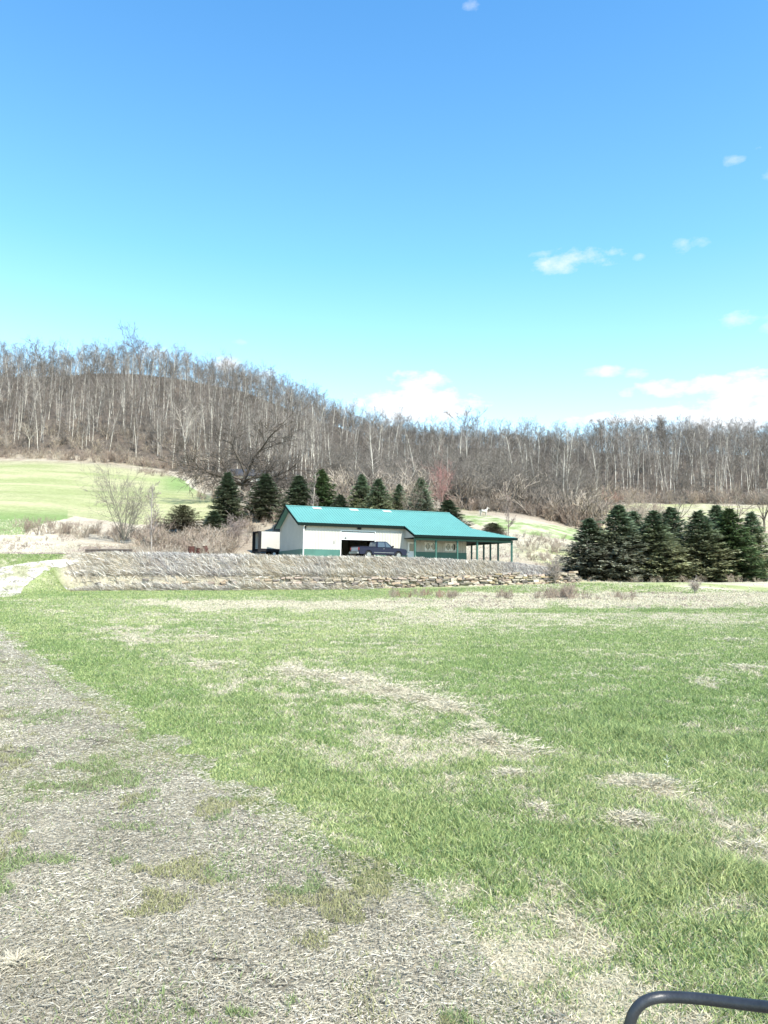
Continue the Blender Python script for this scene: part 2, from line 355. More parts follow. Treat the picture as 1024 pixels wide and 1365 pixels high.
def ground_color(x, y, z):
    px, py = proj(np.stack([x, y, z], -1)); u, v = uv_of(x, y)
    n = fbm(x, y, 7, 4, 51); n2 = fbm(x, y, 1.5, 4, 52); n3 = fbm(x, y, 25, 3, 53)
    def mixc(a, b, t): return a * (1 - t[..., None]) + b * t[..., None]
    one = np.ones(x.shape + (1,))
    d = dryness(x, y, z)
    c = mixc(GREEN * one * .9, LGREEN * one, np.clip(n * 1.2 - .2, 0, 1)); c = mixc(c, DRY * one * .95, d); c = mixc(c, PALE * one, smooth(.75, 1, d) * smooth(32, 44, y) * .8)
    # mown verge under the wall
    verge = smooth(-17, -13, v + (n - .5) * 3) * (1 - smooth(-8.6, -7.6, v)) * smooth(-36, -24, u + (n - .5) * 4)
    c = mixc(c, mixc(LGREEN * one, DRY * one, np.clip((n2 - .45) * 2.0 + (n - .5), 0, .8)), verge * .9)
    # right of the wall, towards the spruces
    rt = smooth(26, 30, u) * (v > -22)
    stripes = np.clip(.5 + (fbm(x * .3, y, 2.2, 3, 77) - .5) * 3, 0, 1)
    c = mixc(c, mixc(LGREEN * one, PALE * one * .95, stripes), rt * (v < 8) * .9)
    # bank and pad
    bank = smooth(-7.7, -7.2, v) * smooth(-22, -20.6, u) * (1 - smooth(28, 31, u)) * (v < 30)
    c = mixc(c, mixc(PALE * one * .8, SOIL * one * 1.6, np.clip(n2 * 1.6 - .5, 0, .6)), bank)
    # behind the pad
    back = smooth(2, 8, v - 8 * (u < -6) * 0)
    lf = (px < 340) | (u < -7)
    slope = mixc(PALE * one * (1 - .22 * smooth(190, 260, px))[..., None], BRUSH * one * 1.3, np.clip((n - .5) * 2.2, 0, 1) * .6)
    bk = np.where((u < -21), smooth(-3, 3, v), smooth(11.5, 14, v)); bk = np.where(u > 27, smooth(6, 12, v), bk)
    c = mixc(c, slope, bk)
    bandl = smooth(-26, -21, u) * (1 - smooth(-9, -6, u)) * smooth(-3.5, -1, v)
    c = mixc(c, mixc(BRUSH * one * 1.2, PALE * one * .9, np.clip(n2 * 1.3 - .2, 0, 1)), bandl * .9)
    tb = smooth(272, 300, px) * (1 - smooth(376, 384, px)) * smooth(84, 88, y) * (1 - smooth(112, 122, y))
    c = mixc(c, mixc(BRUSH * one * .95, PALE * one * .75, np.clip(n2 * 1.8 - .7, 0, 1)), tb * .85)
    # upper left field
    q = (fbm(x, y, 18, 3, 61) - .5) * 14; q2 = (fbm(x, y, 4, 3, 62) - .5) * 6
    fieldp = [(-900, 611), (120, 614), (200, 622), (246, 640), (262, 655), (300, 668), (305, 690), (235, 698), (180, 699), (100, 688), (60, 697), (30, 712), (-900, 730)]
    inf = inpoly(px + q + q2, py + (q + q2) * .35, fieldp) & (y > 84)
    st = np.clip(.45 + (fbm(x * .35, y * 1.2, 5, 4, 63) - .5) * 2.4, 0, 1)
    fc = mixc(np.array([.25, .275, .13]) * one, np.array([.35, .335, .20]) * one, st)
    fc = mixc(fc, np.array([.15, .225, .08]) * one, (smooth(672, 690, py + q * .5) * (px < 90) + smooth(200, 235, px) * smooth(628, 640, py) * (1 - smooth(650, 660, py))) * .8)
    c = np.where(inf[..., None], fc, c)
    # green strips on the slope behind the porch, and right of the spruces
    g2 = inpoly(px + q2, py + q2 * .5, [(612, 672), (660, 690), (700, 697), (765, 702), (775, 712), (770, 722), (700, 712), (655, 706), (612, 690)]) & (y > 88)
    c = np.where(g2[..., None], mixc(np.array([.19, .25, .10]) * one, PALE * one * .9, np.clip((n2 - .4) * 3, 0, .8)), c)
    g3 = (px > 790) & (y > 105) & (y < 186 + q) & (z > 5)
    c = np.where(g3[..., None], mixc(np.array([.31, .32, .16]) * one, mixc(BRUSH * one * 1.15, PALE * one, n2), np.clip(stripes + .0, 0, 1)), c)
    # woods floor
    edge = np.interp(px, [-600, 150, 240, 330, 460, 600, 700, 780, 800, 1600], [203, 203, 192, 172, 140, 128, 127, 131, 186, 188])
    w = smooth(-4, 3, y - edge + q * .5)
    pb = smooth(-26, -6, y - edge + q) * (px < 300) * (1 - w)
    c = mixc(c, mixc(BRUSH * one, PALE * one * .9, np.clip(n2 * 1.5 - .5, 0, .6)), pb * .9)
    pb2 = smooth(-9, -3, y - edge + q2) * (px > 600) * (px < 800) * (1 - w)
    c = mixc(c, BRUSH * one * 1.15, pb2 * .8)
    c = mixc(c, mixc(LEAF * one, BRUSH * one * .5, n2), w)
    return c * (.9 + .2 * n3[..., None])

# ------------------------------------------------------------------ ground mesh
rows = np.concatenate([np.arange(-40, 0, 2.5), np.arange(0, 1.6, .4), np.geomspace(1.6, 55, 330), np.arange(55.2, 84, .22), np.geomspace(84.3, 420, 230), np.geomspace(430, 1000, 20)])
tc_ = np.concatenate([np.linspace(-3.2, -.8, 40), np.linspace(-.79, .79, 620), np.linspace(.8, 3.2, 40)])
YY, TT = np.meshgrid(rows, tc_, indexing='ij')
SC = np.where(YY < 12, 12 * smooth(-60, 12, YY) * 0 + np.maximum(YY, 4.0), YY)
XX = TT * SC
XX = np.where(YY < 4, TT * 4.0 + TT * np.abs(TT) * (4 - YY) * 1.2, XX)
ZZ = H(XX, YY)
nr, ncl = YY.shape
idx = np.arange(nr * ncl).reshape(nr, ncl)
Q = np.stack([idx[:-1, :-1], idx[:-1, 1:], idx[1:, 1:], idx[1:, :-1]], -1).reshape(-1, 4)
gcol = ground_color(XX.ravel(), YY.ravel(), ZZ.ravel())
me = mesh_np('ground', np.stack([XX.ravel(), YY.ravel(), ZZ.ravel()], 1), [Q], gcol, True)
link('ground', me, M_ground, kind='structure')

# ------------------------------------------------------------------ track sheet
K = 22; tt = np.linspace(0, 1, K)
PX_ = TI[:, None, :] * (1 - tt[None, :, None]) + TO[:, None, :] * tt[None, :, None]
ej = .12 + fbm(TI[:, 0], TI[:, 1], .8, 3, 33) * .5
dirr = norm(TO - TI)
fall = np.clip(1 - tt * 4, 0, 1)
PX_ = PX_ + dirr[:, None, :] * ej[:, None, None] * fall[None, :, None]
tx, ty = PX_[..., 0].ravel(), PX_[..., 1].ravel()
tz = H(tx, ty) + np.where(ty > 20, .03, .006)
n1 = fbm(tx, ty, 1.6, 4, 81); n2 = fbm(tx, ty, 5, 3, 82); n3 = fbm(tx, ty, .6, 3, 83)
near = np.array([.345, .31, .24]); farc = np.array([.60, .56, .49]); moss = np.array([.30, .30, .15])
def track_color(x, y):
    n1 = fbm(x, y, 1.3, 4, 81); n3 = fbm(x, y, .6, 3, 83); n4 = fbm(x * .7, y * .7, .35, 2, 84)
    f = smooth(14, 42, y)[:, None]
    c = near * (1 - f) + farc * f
    g = smooth(.53, .66, n1)[:, None] * .75; c = c * (1 - g) + moss * g
    s = np.maximum(smooth(.70, .78, n3), smooth(.72, .8, fbm(x * .6, y * 1.6, .30, 3, 87)))[:, None] * .8; c = c * (1 - s) + SOIL * .55 * s
    return c * (.85 + .3 * n4[:, None])
idx = np.arange(len(TI) * K).reshape(len(TI), K)
Q = np.stack([idx[:-1, :-1], idx[1:, :-1], idx[1:, 1:], idx[:-1, 1:]], -1).reshape(-1, 4)
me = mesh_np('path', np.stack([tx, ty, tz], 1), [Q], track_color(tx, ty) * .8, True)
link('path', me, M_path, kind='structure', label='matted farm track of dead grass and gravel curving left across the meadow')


# ================================================================== BUILDINGS
class MB:
    """collects boxes, prisms and sweeps into one mesh"""
    def __init__(s): s.bm = bmesh.new()
    def box(s, x0, x1, y0, y1, z0, z1):
        g = bmesh.ops.create_cube(s.bm, size=1)['verts']
        for v in g: v.co = Vector(((x0 + x1) / 2 + v.co.x * (x1 - x0), (y0 + y1) / 2 + v.co.y * (y1 - y0), (z0 + z1) / 2 + v.co.z * (z1 - z0)))
        return g
    def prism(s, pts, off):
        off = Vector(off); a = [s.bm.verts.new(p) for p in pts]; b = [s.bm.verts.new(Vector(p) + off) for p in pts]; n = len(a)
        s.bm.faces.new(a); s.bm.faces.new(b[::-1])
        for i in range(n): s.bm.faces.new((a[i], b[i], b[(i + 1) % n], a[(i + 1) % n]))
        return a + b
    def bar(s, p, q, r, r2=None, n=8):
        p = Vector(p); q = Vector(q); r2 = r if r2 is None else r2; d = (q - p).normalized()
        a = d.cross(Vector((0, 0, 1)) if abs(d.z) < .9 else Vector((1, 0, 0))).normalized(); b = d.cross(a)
        A = []; B = []
        for i in range(n):
            t = 2 * math.pi * (i + .5) / n; o = a * math.cos(t) + b * math.sin(t)
            A.append(s.bm.verts.new(p + o * r)); B.append(s.bm.verts.new(q + o * r2))
        s.bm.faces.new(A); s.bm.faces.new(B[::-1])
        for i in range(n): s.bm.faces.new((A[i], B[i], B[(i + 1) % n], A[(i + 1) % n]))
    def sweep(s, pts, r, n=14):
        pts = [Vector(p) for p in pts]; prev = None; a = None
        for i, p in enumerate(pts):
            d = (pts[min(i + 1, len(pts) - 1)] - pts[max(i - 1, 0)]).normalized()
            a = d.orthogonal().normalized() if a is None else (a - d * a.dot(d)).normalized(); b = d.cross(a)
            ring = [s.bm.verts.new(p + (a * math.cos(2 * math.pi * k / n) + b * math.sin(2 * math.pi * k / n)) * r) for k in range(n)]
            if prev:
                for k in range(n): s.bm.faces.new((prev[k], prev[(k + 1) % n], ring[(k + 1) % n], ring[k])).smooth = True
            else: s.bm.faces.new(ring[::-1])
            prev = ring
        s.bm.faces.new(prev)
    def bevel(s, w, seg=1):
        bmesh.ops.bevel(s.bm, geom=[e for e in s.bm.edges], offset=w, segments=seg, affect='EDGES', clamp_overlap=True)
    def build(s, name, m, parent=None, smooth_sh=False, **tags):
        bmesh.ops.recalc_face_normals(s.bm, faces=s.bm.faces)
        me = bpy.data.meshes.new(name); s.bm.to_mesh(me); s.bm.free()
        if smooth_sh:
            for f in me.polygons: f.use_smooth = True
        return link(name, me, m, parent, **tags)

M_white = mat('white_siding', (.43, .415, .38), rough=.5, noise=[(.6, .06), (6, .05)])
M_cream = mat('cream_siding', (.56, .53, .46), rough=.6, noise=[(1, .08)])
M_wains = mat('green_wainscot', (.055, .14, .115), rough=.5, noise=[(.8, .15)])
M_teal = mat('teal_roof_steel', (.10, .265, .24), rough=.5, spec=.5, noise=[(.5, .06), (3, .05)])
M_dgreen = mat('dark_green_trim', (.004, .011, .010), rough=.7, spec=.1)
M_gpost = mat('green_painted_post', (.035, .10, .082), rough=.6, noise=[(5, .1)])
M_dark = mat('dark_void', (.012, .012, .014), rough=.8)
M_glass = mat('window_glass', (.015, .02, .025), rough=.08, spec=.6)
M_wtrim = mat('white_trim', (.68, .68, .67), rough=.4)
M_conc = mat('concrete', (.34, .33, .31), rough=.9, noise=[(3, .15)])
M_sky_l = mat('translucent_skylight', (.36, .50, .49), rough=.5)
M_shadow_wood = mat('bare_wood', (.22, .17, .13), rough=.9, noise=[(5, .2)])  # plain brown of bare wood, same indoors and outdoors

def barn():
    t = thing('barn', 'long cream metal barn with teal steel roof, half-open garage door and wraparound porch', 'barn', (BO[0], BO[1], PADZ), YAW)
    U0, U1, V0, V1 = .6, 18.9, .35, 11.37; EZ, RZ, VR = 3.76, 5.9, 5.86; SL = (RZ - EZ) / VR
    roofz = lambda v: EZ + SL * (v if v <= VR else 2 * VR - v)
    # walls: front in pieces round the garage opening, ribs as folded steel
    w = MB(); th = .12
    w.box(U0, 4.64, V0, V0 + th, 0, EZ); w.box(4.64, 8.28, V0, V0 + th, 3.04, EZ); w.box(8.28, U1, V0, V0 + th, 0, EZ)
    w.box(U0 + th, U1 - th, V1 - th, V1, 0, EZ - .1)
    for ux in (U0, U1 - th):
        w.prism([(ux, V0 + th, 0), (ux, V1 + (-th if 1 else 0), 0), (ux, V1 - th, roofz(V1) - .14), (ux, VR, RZ - .14), (ux, V0 + th, roofz(V0 + th) - .14)], (th, 0, 0))
    u = U0 + .15
    while u < U1:
        z0 = 3.06 if 4.6 < u < 8.32 else 1.12
        if not 11.9 < u < 12.9: w.box(u, u + .07, V0 - .04, V0, z0, EZ - .06)
        u += .3
    v = V0 + .3
    while v < V1:
        w.box(U0 - .022, U0, v, v + .05, 1.12, roofz(v) - .2); w.box(U1, U1 + .022, v, v + .05, 1.12, roofz(v) - .2); v += .3
    w.build('wall', M_white, t)
    for (a, c, v0_, v1_) in ((U0 - .03, 4.56, V0 - .035, V0 - .002), (8.36, 11.95, V0 - .035, V0 - .002), (12.95, U1 + .03, V0 - .035, V0 - .002), (U0 - .035, U0 - .002, V0 - .002, V1), (U1 + .002, U1 + .035, V0 - .002, V1)):
        b = MB(); b.box(a, c, v0_, v1_, 0, 1.1); b.build('wainscot', M_wains, t)
    f = MB(); f.box(U0 + .13, U1 - .13, V0 + .13, V1 - .13, -.02, .02)
    f.box(11.5, 23.2, -2.7, V0 - .04, -.05, .03); f.box(U1 + .04, 23.2, V0 - .04, V1, -.05, .03)
    f.build('floor_slab', M_conc, t)
    # roof
    r = MB(); tk = -.05
    r.prism([(0, 0, EZ), (19.4, 0, EZ), (19.4, VR, RZ), (0, VR, RZ)], (0, 0, tk)); r.prism([(0, VR, RZ), (19.4, VR, RZ), (19.4, 2 * VR, EZ), (0, 2 * VR, EZ)], (0, 0, tk))
    PZ = EZ - SL * 2.8
    r.prism([(11.5, -2.8, PZ), (23.4, -2.8, PZ), (19.4, 0, EZ), (11.5, 0, EZ)], (0, 0, tk))
    r.prism([(23.4, -2.8, PZ), (23.4, 11.72, PZ), (19.4, 11.72, EZ), (19.4, 0, EZ)], (0, 0, tk))
    def rib(p, q, wd=.035, hh=.035):
        p = Vector(p); q = Vector(q); d = (q - p).normalized(); s_ = d.cross(Vector((0, 0, 1))).normalized(); n_ = s_.cross(d)
        r.prism([p - s_ * wd, p + s_ * wd, p + s_ * wd * .4 + n_ * hh, p - s_ * wd * .4 + n_ * hh], q - p)
    u = .1
    while u < 19.4:
        rib((u, 0, EZ), (u, VR - .12, RZ - .12 * SL)); rib((u, 2 * VR, EZ), (u, VR + .12, RZ - .12 * SL)); u += .3
    u = 11.6
    while u < 23.3:
        vt = 0 if u < 19.3 else -2.8 * (u - 19.4) / 4.0
        if vt > -2.7: rib((u, -2.8, PZ), (u, vt - .02, EZ + SL * vt))
        u += .3
    v = -2.5
    while v < 11.7:
        ut = 19.45 if v > 0 else 19.4 + (-v / 2.8) * 4.0
        rib((23.4, v, PZ), (ut + .05, v, EZ - (ut + .05 - 19.4) / 4 * (EZ - PZ))); v += .3
    ro = r.build('roof', M_teal, t)
    c = MB(); c.prism([(-.02, VR - .22, RZ - .22 * SL + .045), (-.02, VR, RZ + .06), (-.02, VR + .22, RZ - .22 * SL + .045), (-.02, VR, RZ + .02)], (19.44, 0, 0))
    c.build('ridge_cap', M_teal, ro)
    for u in (3.3, 7.5, 11.4):
        k = MB(); k.prism([(u - .5, VR - 1.0, RZ - 1.0 * SL + .05), (u + .5, VR - 1.0, RZ - 1.0 * SL + .05), (u + .5, VR - .3, RZ - .3 * SL + .05), (u - .5, VR - .3, RZ - .3 * SL + .05)], (0, 0, .02))
        k.build('skylight', M_sky_l, ro)
    g = MB()   # fascia, rake boards, soffit
    g.box(-.02, 11.5, -.05, -.003, EZ - .32, EZ - .0); g.box(11.46, 23.44, -2.86, -2.803, PZ - .27, PZ - .0); g.box(23.403, 23.45, -2.8, 11.72, PZ - .24, PZ - .02)
    for (p, q) in (((-.05, -.05, EZ - .02), (-.05, VR, RZ - .02)), ((-.05, VR, RZ - .02), (-.05, 2 * VR + .05, EZ - .02)), ((19.403, 0, EZ - .02), (19.403, VR, RZ - .02)), ((19.403, VR, RZ - .02), (19.403, 2 * VR, EZ - .02)), ((11.44, -2.86, PZ - .02), (11.44, -.05, EZ - .02))):
        g.prism([p, (p[0], p[1], p[2] - .24), (q[0], q[1], q[2] - .24), q], (.045, 0, 0))
    g.box(0, U0 - .04, 0, 2 * VR, EZ - .30, EZ - .28) if 0 else None
    g.build('fascia', M_dgreen, t)
    so_ = MB(); so_.box(11.55, U1 + .0, -2.75, V0 - .04, PZ - .3, PZ - .26); so_.box(U1 + .04, 23.35, V0 - .03, 11.3, PZ - .3, PZ - .26); so_.build('porch_ceiling', M_dgreen, t)
    gb = MB(); gb.prism([(11.62, -2.7, PZ - .26), (11.62, V0 - .06, PZ - .26), (11.62, V0 - .06, EZ - .2), (11.62, -.1, EZ - .22)], (.04, 0, 0)); gb.build('porch_gable_end', M_white, t)
    bb = MB(); bb.box(11.6, 23.05, -2.5, -2.3, PZ - .52, PZ - .3); bb.box(22.85, 23.05, -2.3, 11.3, PZ - .52, PZ - .3); bb.build('porch_beam', M_gpost, t)
    for (u, v) in ((11.7, -2.4), (14.05, -2.4), (16.5, -2.4), (18.8, -2.4), (22.95, -2.4), (22.95, .6), (22.95, 2.4), (22.95, 4.0), (22.95, 7.1), (22.95, 11.2)):
        p = MB(); p.box(u - .08, u + .08, v - .08, v + .08, .03, PZ - .52); p.box(u - .11, u + .11, v - .11, v + .11, .03, .2); p.build('porch_post', M_gpost, t)
    # garage door, half raised
    fr = MB(); fr.box(4.56, 4.64, V0 - .06, V0 + .13, 0, 3.14); fr.box(8.28, 8.36, V0 - .06, V0 + .13, 0, 3.14); fr.box(4.64, 8.28, V0 - .06, V0 - .004, 3.04, 3.14)
    gf = fr.build('garage_frame', M_wtrim, t)
    gd = MB()
    for k in range(2): gd.box(4.66, 8.26, V0 + .06, V0 + .11, 2.16 + k * .44, 2.585 + k * .44)
    d_ = gd.build('garage_door', M_wtrim, t)
    h = MB(); h.box(5.0, 5.25, V0 + .03, V0 + .06, 2.26, 2.4); h.build('handle', M_dark, d_)
    sl_ = MB(); sl_.box(4.64, 8.28, V0 + .03, V0 + .058, 2.98, 3.038); sl_.box(4.66, 8.26, V0 + .05, V0 + .115, 2.10, 2.155); sl_.build('seal', M_dark, d_)
    # inside, seen through the opening: stud posts and a workbench
    for u in np.arange(1.6, 18.5, 2.4): it = MB(); it.box(u, u + .14, V1 - .27, V1 - .13, .02, EZ - .15); it.build('stud', M_shadow_wood, t)
    it = MB(); it.box(3.5, 9.5, V1 - .9, V1 - .3, .85, .92); it.build('workbench_top', M_shadow_wood, t)
    # porch door and windows
    d = MB(); d.box(12.0, 12.9, V0 - .05, V0 - .002, .03, 2.1); do = d.build('door', M_wtrim, t)
    k = MB(); k.box(12.18, 12.72, V0 - .065, V0 - .052, 1.15, 1.95); k.build('pane', M_glass, do)
    k = MB(); k.bar((12.1, V0 - .05, 1.0), (12.1, V0 - .12, 1.0), .035); k.build('handle', M_dark, do)
    for (a, c) in ((14.0, 15.3), (16.4, 17.7)):
        k = MB(); k.box(a - .07, c + .07, V0 - .045, V0 - .003, 1.25, 1.32); k.box(a - .07, c + .07, V0 - .045, V0 - .003, 2.08, 2.15); k.box(a - .07, a, V0 - .045, V0 - .003, 1.32, 2.08); k.box(c, c + .07, V0 - .045, V0 - .003, 1.32, 2.08); m_ = (a + c) / 2; k.box(m_ - .03, m_ + .03, V0 - .045, V0 - .003, 1.32, 2.08)
        fw = k.build('window', M_wtrim, t)
        k = MB(); k.box(a, m_ - .03, V0 - .02, V0 - .004, 1.32, 2.08); k.box(m_ + .03, c, V0 - .02, V0 - .004, 1.32, 2.08); k.build('pane', M_glass, fw)
        k = MB()   # tied-back white curtains: a corner of cloth in each corner of both sashes
        for (x0, x1) in ((a + .01, m_ - .035), (m_ + .035, c - .01)):
            for (sx_, xx) in ((1, x0), (-1, x1)):
                for (sz, zz) in ((1, 1.33), (-1, 2.07)):
                    k.prism([(xx, V0 - .032, zz), (xx + sx_ * .24, V0 - .032, zz), (xx, V0 - .032, zz + sz * .33)], (0, .01, 0))
        k.build('curtain', M_wtrim, fw)
    k = MB(); k.box(6.35, 6.75, V0 - .2, V0 - .03, 3.25, 3.5); k.bevel(.02); k.build('wall_lamp', M_dark, t)
    k = MB(); k.box(.75, .9, V0 - .16, V0 - .03, 3.2, 3.42); k.bar((.8, V0 - .16, 3.24), (.8, V0 - .3, 3.1), .05); k.build('corner_lamp', M_dark, t)
    k = MB(); k.box(3.85, 3.95, V0 - .1, V0 - .03, 1.75, 2.05); k.build('meter_box', M_conc, t)
    k = MB(); k.box(.62, .72, V0 - .14, V0 - .04, .1, EZ - .25); k.box(.62, .72, -.04, V0 - .04, EZ - .36, EZ - .25); k.build('downspout', M_wtrim, t)
barn()

# ------------------------------------------------------------------ pale house on the hill behind the oak
def house():
    p = at(331, 655, 150); z = float(H(p[0], p[1]))
    t = thing('house', 'small pale house with dark roof on the hillside behind the big oak', 'house', (p[0], p[1], z), R(8))
    w = MB(); w.box(-3.7, 3.6, -2.6, 2.6, -1, 3.1); w.build('wall', M_cream, t)
    r = MB()
    r.prism([(-4.2, -3.1, 2.95), (-4.2, 0, 4.6), (-4.2, 3.1, 2.95), (-4.2, 3.1, 3.1), (-4.2, 0, 4.76), (-4.2, -3.1, 3.1)], (8.3, 0, 0)); ro = r.build('roof', mat('dark_shingles', (.035, .037, .045), rough=.8, noise=[(2, .2)]), t)
    for gx in (-3.5, 3.3): g = MB(); g.prism([(gx, -2.55, 3.1), (gx, 2.55, 3.1), (gx, 0, 4.5)], (.1, 0, 0)); g.build('gable', M_cream, t)
    c = MB(); c.box(-.3, .2, .3, .8, 4.3, 5.3); c.build('chimney', M_stone, ro)
    for u in (-2.9, 1.6):
        k = MB(); k.box(u, u + 1.1, -2.66, -2.6, 1.2, 2.3); f = k.build('window', M_wtrim, t); k = MB(); k.box(u + .1, u + 1.0, -2.68, -2.665, 1.3, 2.2); k.build('pane', M_glass, f)
    k = MB(); k.box(-.5, .5, -2.66, -2.6, 0, 2.1); k.build('door', mat('brown_door', (.10, .07, .06)), t)
house()

# ------------------------------------------------------------------ enclosed trailer beside the gable end
def trailer():
    x, y = -14.55, 86.0; z = float(H(x, y)) - .1
    t = thing('cargo_trailer', 'white box trailer with open dark end parked behind the gable of the barn', 'trailer', (x, y, z), YAW + R(8))
    b = MB()
    b.box(.35, 4.8, 0, .06, .95, 2.95); b.box(.35, 4.8, 2.24, 2.3, .95, 2.95); b.box(.35, 4.8, 0.06, 2.24, 2.89, 2.95); b.box(.35, 4.8, .06, 2.24, .95, 1.05); b.box(4.74, 4.8, .06, 2.24, 1.05, 2.89)
    b.build('body', M_white, t)
    f = MB(); f.box(0, .35, 0, .1, .5, 2.97); f.box(0, .35, 2.2, 2.3, .5, 2.97); f.box(0, .35, .1, 2.2, 2.85, 2.97); f.box(0, .35, .1, 2.2, .5, .65); f.build('rear_frame', M_dark, t)
    c = MB(); c.box(.2, 5.4, .5, .62, .6, .94); c.box(.2, 5.4, 1.7, 1.82, .6, .94); c.box(.36, 4.78, .02, 2.28, .62, .94); c.build('chassis', M_dark, t)
    for yy in (.1, 2.0):
        for xx in (2.0, 2.9):
            w = MB(); w.bar((xx, yy, .36), (xx, yy + .2, .36), .36, n=20); w.bevel(.03); wh = w.build('wheel', mat('tyre', (.02, .02, .02), rough=.8) if not bpy.data.materials.get('tyre') else bpy.data.materials['tyre'], t)
            k = MB(); k.bar((xx, yy - .01, .36), (xx, yy + .21, .36), .18, n=14); k.build('rim', M_wtrim, wh)
    s_ = MB(); s_.box(.9, 1.6, .3, 1.0, 1.05, 2.2); s_.box(1.0, 1.7, 1.2, 1.9, 1.05, 1.8); s_.bevel(.03); s_.build('inner_shelf', M_wtrim, t)
    j = MB(); j.bar((5.3, 1.15, .7), (6.2, 1.15, .7), .06); j.build('hitch', M_dark, t); j = MB(); j.bar((6.0, 1.15, 0), (6.0, 1.15, .8), .05); j.build('jack', M_dark, t)
trailer()

# ------------------------------------------------------------------ pickup truck
def pickup():
    cx_, cy_ = at(505, 745, 74.2)[:2]; z = float(H(cx_, cy_))
    t = thing('pickup_truck', 'dark blue pickup truck parked in front of the half-open garage door', 'pickup truck', (cx_, cy_, z + .02), R(31))
    paint = mat('navy_paint', (.006, .008, .028), rough=.4, spec=.25, coat=.12, noise=[(2, .1)]); chrome = mat('chrome', (.32, .32, .34), rough=.3, metal=.9); tyre = bpy.data.materials['tyre']
    L2, Wd = 2.75, .93
    # lower body: side outline with wheel arches, extruded across
    def arch(xc, r=.44, n=9): return [(xc + r * math.cos(a), .42 + r * math.sin(a)) for a in np.linspace(math.pi, 0, n)]
    fa, ra = 1.75, -1.70
    out = [(-L2, .5), (-L2, 1.10), (-.75, 1.12), (-.75, 1.08), (1.05, 1.12), (2.1, 1.07), (2.6, 1.0), (2.74, .92), (L2, .5)] 
    low = [(2.6, .42)] + arch(fa)[::-1] + arch(ra)[::-1] + [(-L2 + .1, .42)]
    b = MB(); b.prism([(x, -Wd, zz) for x, zz in out + low], (0, 2 * Wd, 0)); b.bevel(.025)
    body = b.build('body', paint, t)
    # bed opening: dark liner set into the top
    k = MB(); k.box(-2.62, -.85, -.80, .80, 1.13, 1.135); k.build('bed_liner', M_dark, body)
    k = MB(); k.box(-2.7, -.8, -.92, -.82, 1.135, 1.19); k.box(-2.7, -.8, .82, .92, 1.135, 1.19); k.box(-2.74, -2.66, -.82, .82, 1.135, 1.19); k.build('bed_rail', paint, body)
    # cab
    c = MB(); lo = [(-.8, .84), (1.12, .84)]; 
    pb = [(-.78, -.86, 1.1), (1.2, -.86, 1.1), (1.2, .86, 1.1), (-.78, .86, 1.1)]; pt = [(-.62, -.70, 1.72), (.45, -.70, 1.74), (.45, .70, 1.74), (-.62, .70, 1.72)]
    vb = [c.bm.verts.new(p) for p in pb]; vt = [c.bm.verts.new(p) for p in pt]
    c.bm.faces.new(vb); c.bm.faces.new(vt)
    for i in range(4): c.bm.faces.new((vb[i], vb[(i + 1) % 4], vt[(i + 1) % 4], vt[i]))
    c.bevel(.05, 2); cab = c.build('cab', paint, t)
    def quad_panel(name, p4, off, m, parent):
        k = MB(); k.prism(p4, off); return k.build(name, m, parent)
    def sidept(x, zz, s): f = (zz - 1.1) / .63; return (x, s * (.86 - .16 * f + .006), zz)
    gl = mat('truck_glass', (.06, .08, .10), rough=.1, spec=.5)
    for s in (-1, 1):
        quad_panel('side_window', [sidept(.30, 1.16, s), sidept(.93, 1.16, s), sidept(.43, 1.64, s), sidept(.30, 1.64, s)], (0, s * .006, 0), gl, cab)
        quad_panel('side_window', [sidept(-.62, 1.16, s), sidept(.20, 1.16, s), sidept(.20, 1.64, s), sidept(-.53, 1.64, s)], (0, s * .006, 0), gl, cab)
        k = MB(); k.box(.95, 1.1, s * 1.02 - .09, s * 1.02 + .09, 1.15, 1.33); k.bevel(.03); k.build('mirror', M_dark, cab)
        k = MB(); k.box(-.05, .12, s * .935 - .01, s * .935 + .01, .98, 1.01); k.build('handle', chrome, body)
        k = MB(); k.box(-2.78, -2.7, s * .8 - .1, s * .8 + .14 * (1 if s > 0 else 1) - .04, .82, 1.06); k.build('tail_light', mat('red_lens', (.35, .01, .015), rough=.2), body)
        k = MB(); k.box(2.62, 2.76, s * .72 - .16, s * .72 + .16, .78, .92); k.bevel(.02); k.build('headlight', mat('clear_lens', (.6, .62, .64), rough=.1), body)
        k = MB(); k.box(-1.1, 1.2, s * .945 - .01, s * .945 + .01, .60, .64); k.build('side_trim', chrome, body)
    quad_panel('windscreen', [(1.165, -.74, 1.18), (1.165, .74, 1.18), (.52, .64, 1.68), (.52, -.64, 1.68)], (.02, 0, .02), gl, cab)
    quad_panel('rear_window', [(-.775, -.66, 1.2), (-.775, .66, 1.2), (-.66, .58, 1.62), (-.66, -.58, 1.62)], (-.015, 0, 0), gl, cab)
    k = MB(); k.box(-2.775, -2.755, -.68, .68, .72, 1.08); k.build('tailgate', mat('silver_panel', (.35, .35, .38), rough=.4, metal=.3), body)
    k = MB(); k.box(-2.95, -2.77, -.88, .88, .45, .66); k.bevel(.03); k.build('bumper', chrome, t)
    k = MB(); k.box(2.72, 2.9, -.9, .9, .42, .66); k.bevel(.04); k.build('bumper', chrome, t)
    k = MB(); k.box(2.735, 2.77, -.5, .5, .7, .93); k.build('grille', M_dark, body)
    for xc in (fa, ra):
        for s in (-1, 1):
            w = MB(); w.bar((xc, s * .95, .38), (xc, s * .68, .38), .38, n=24); w.bevel(.03); wh = w.build('wheel', tyre, t)
            k = MB(); k.bar((xc, s * .962, .38), (xc, s * .80, .38), .23, n=18); k.build('rim', chrome, wh)
pickup()

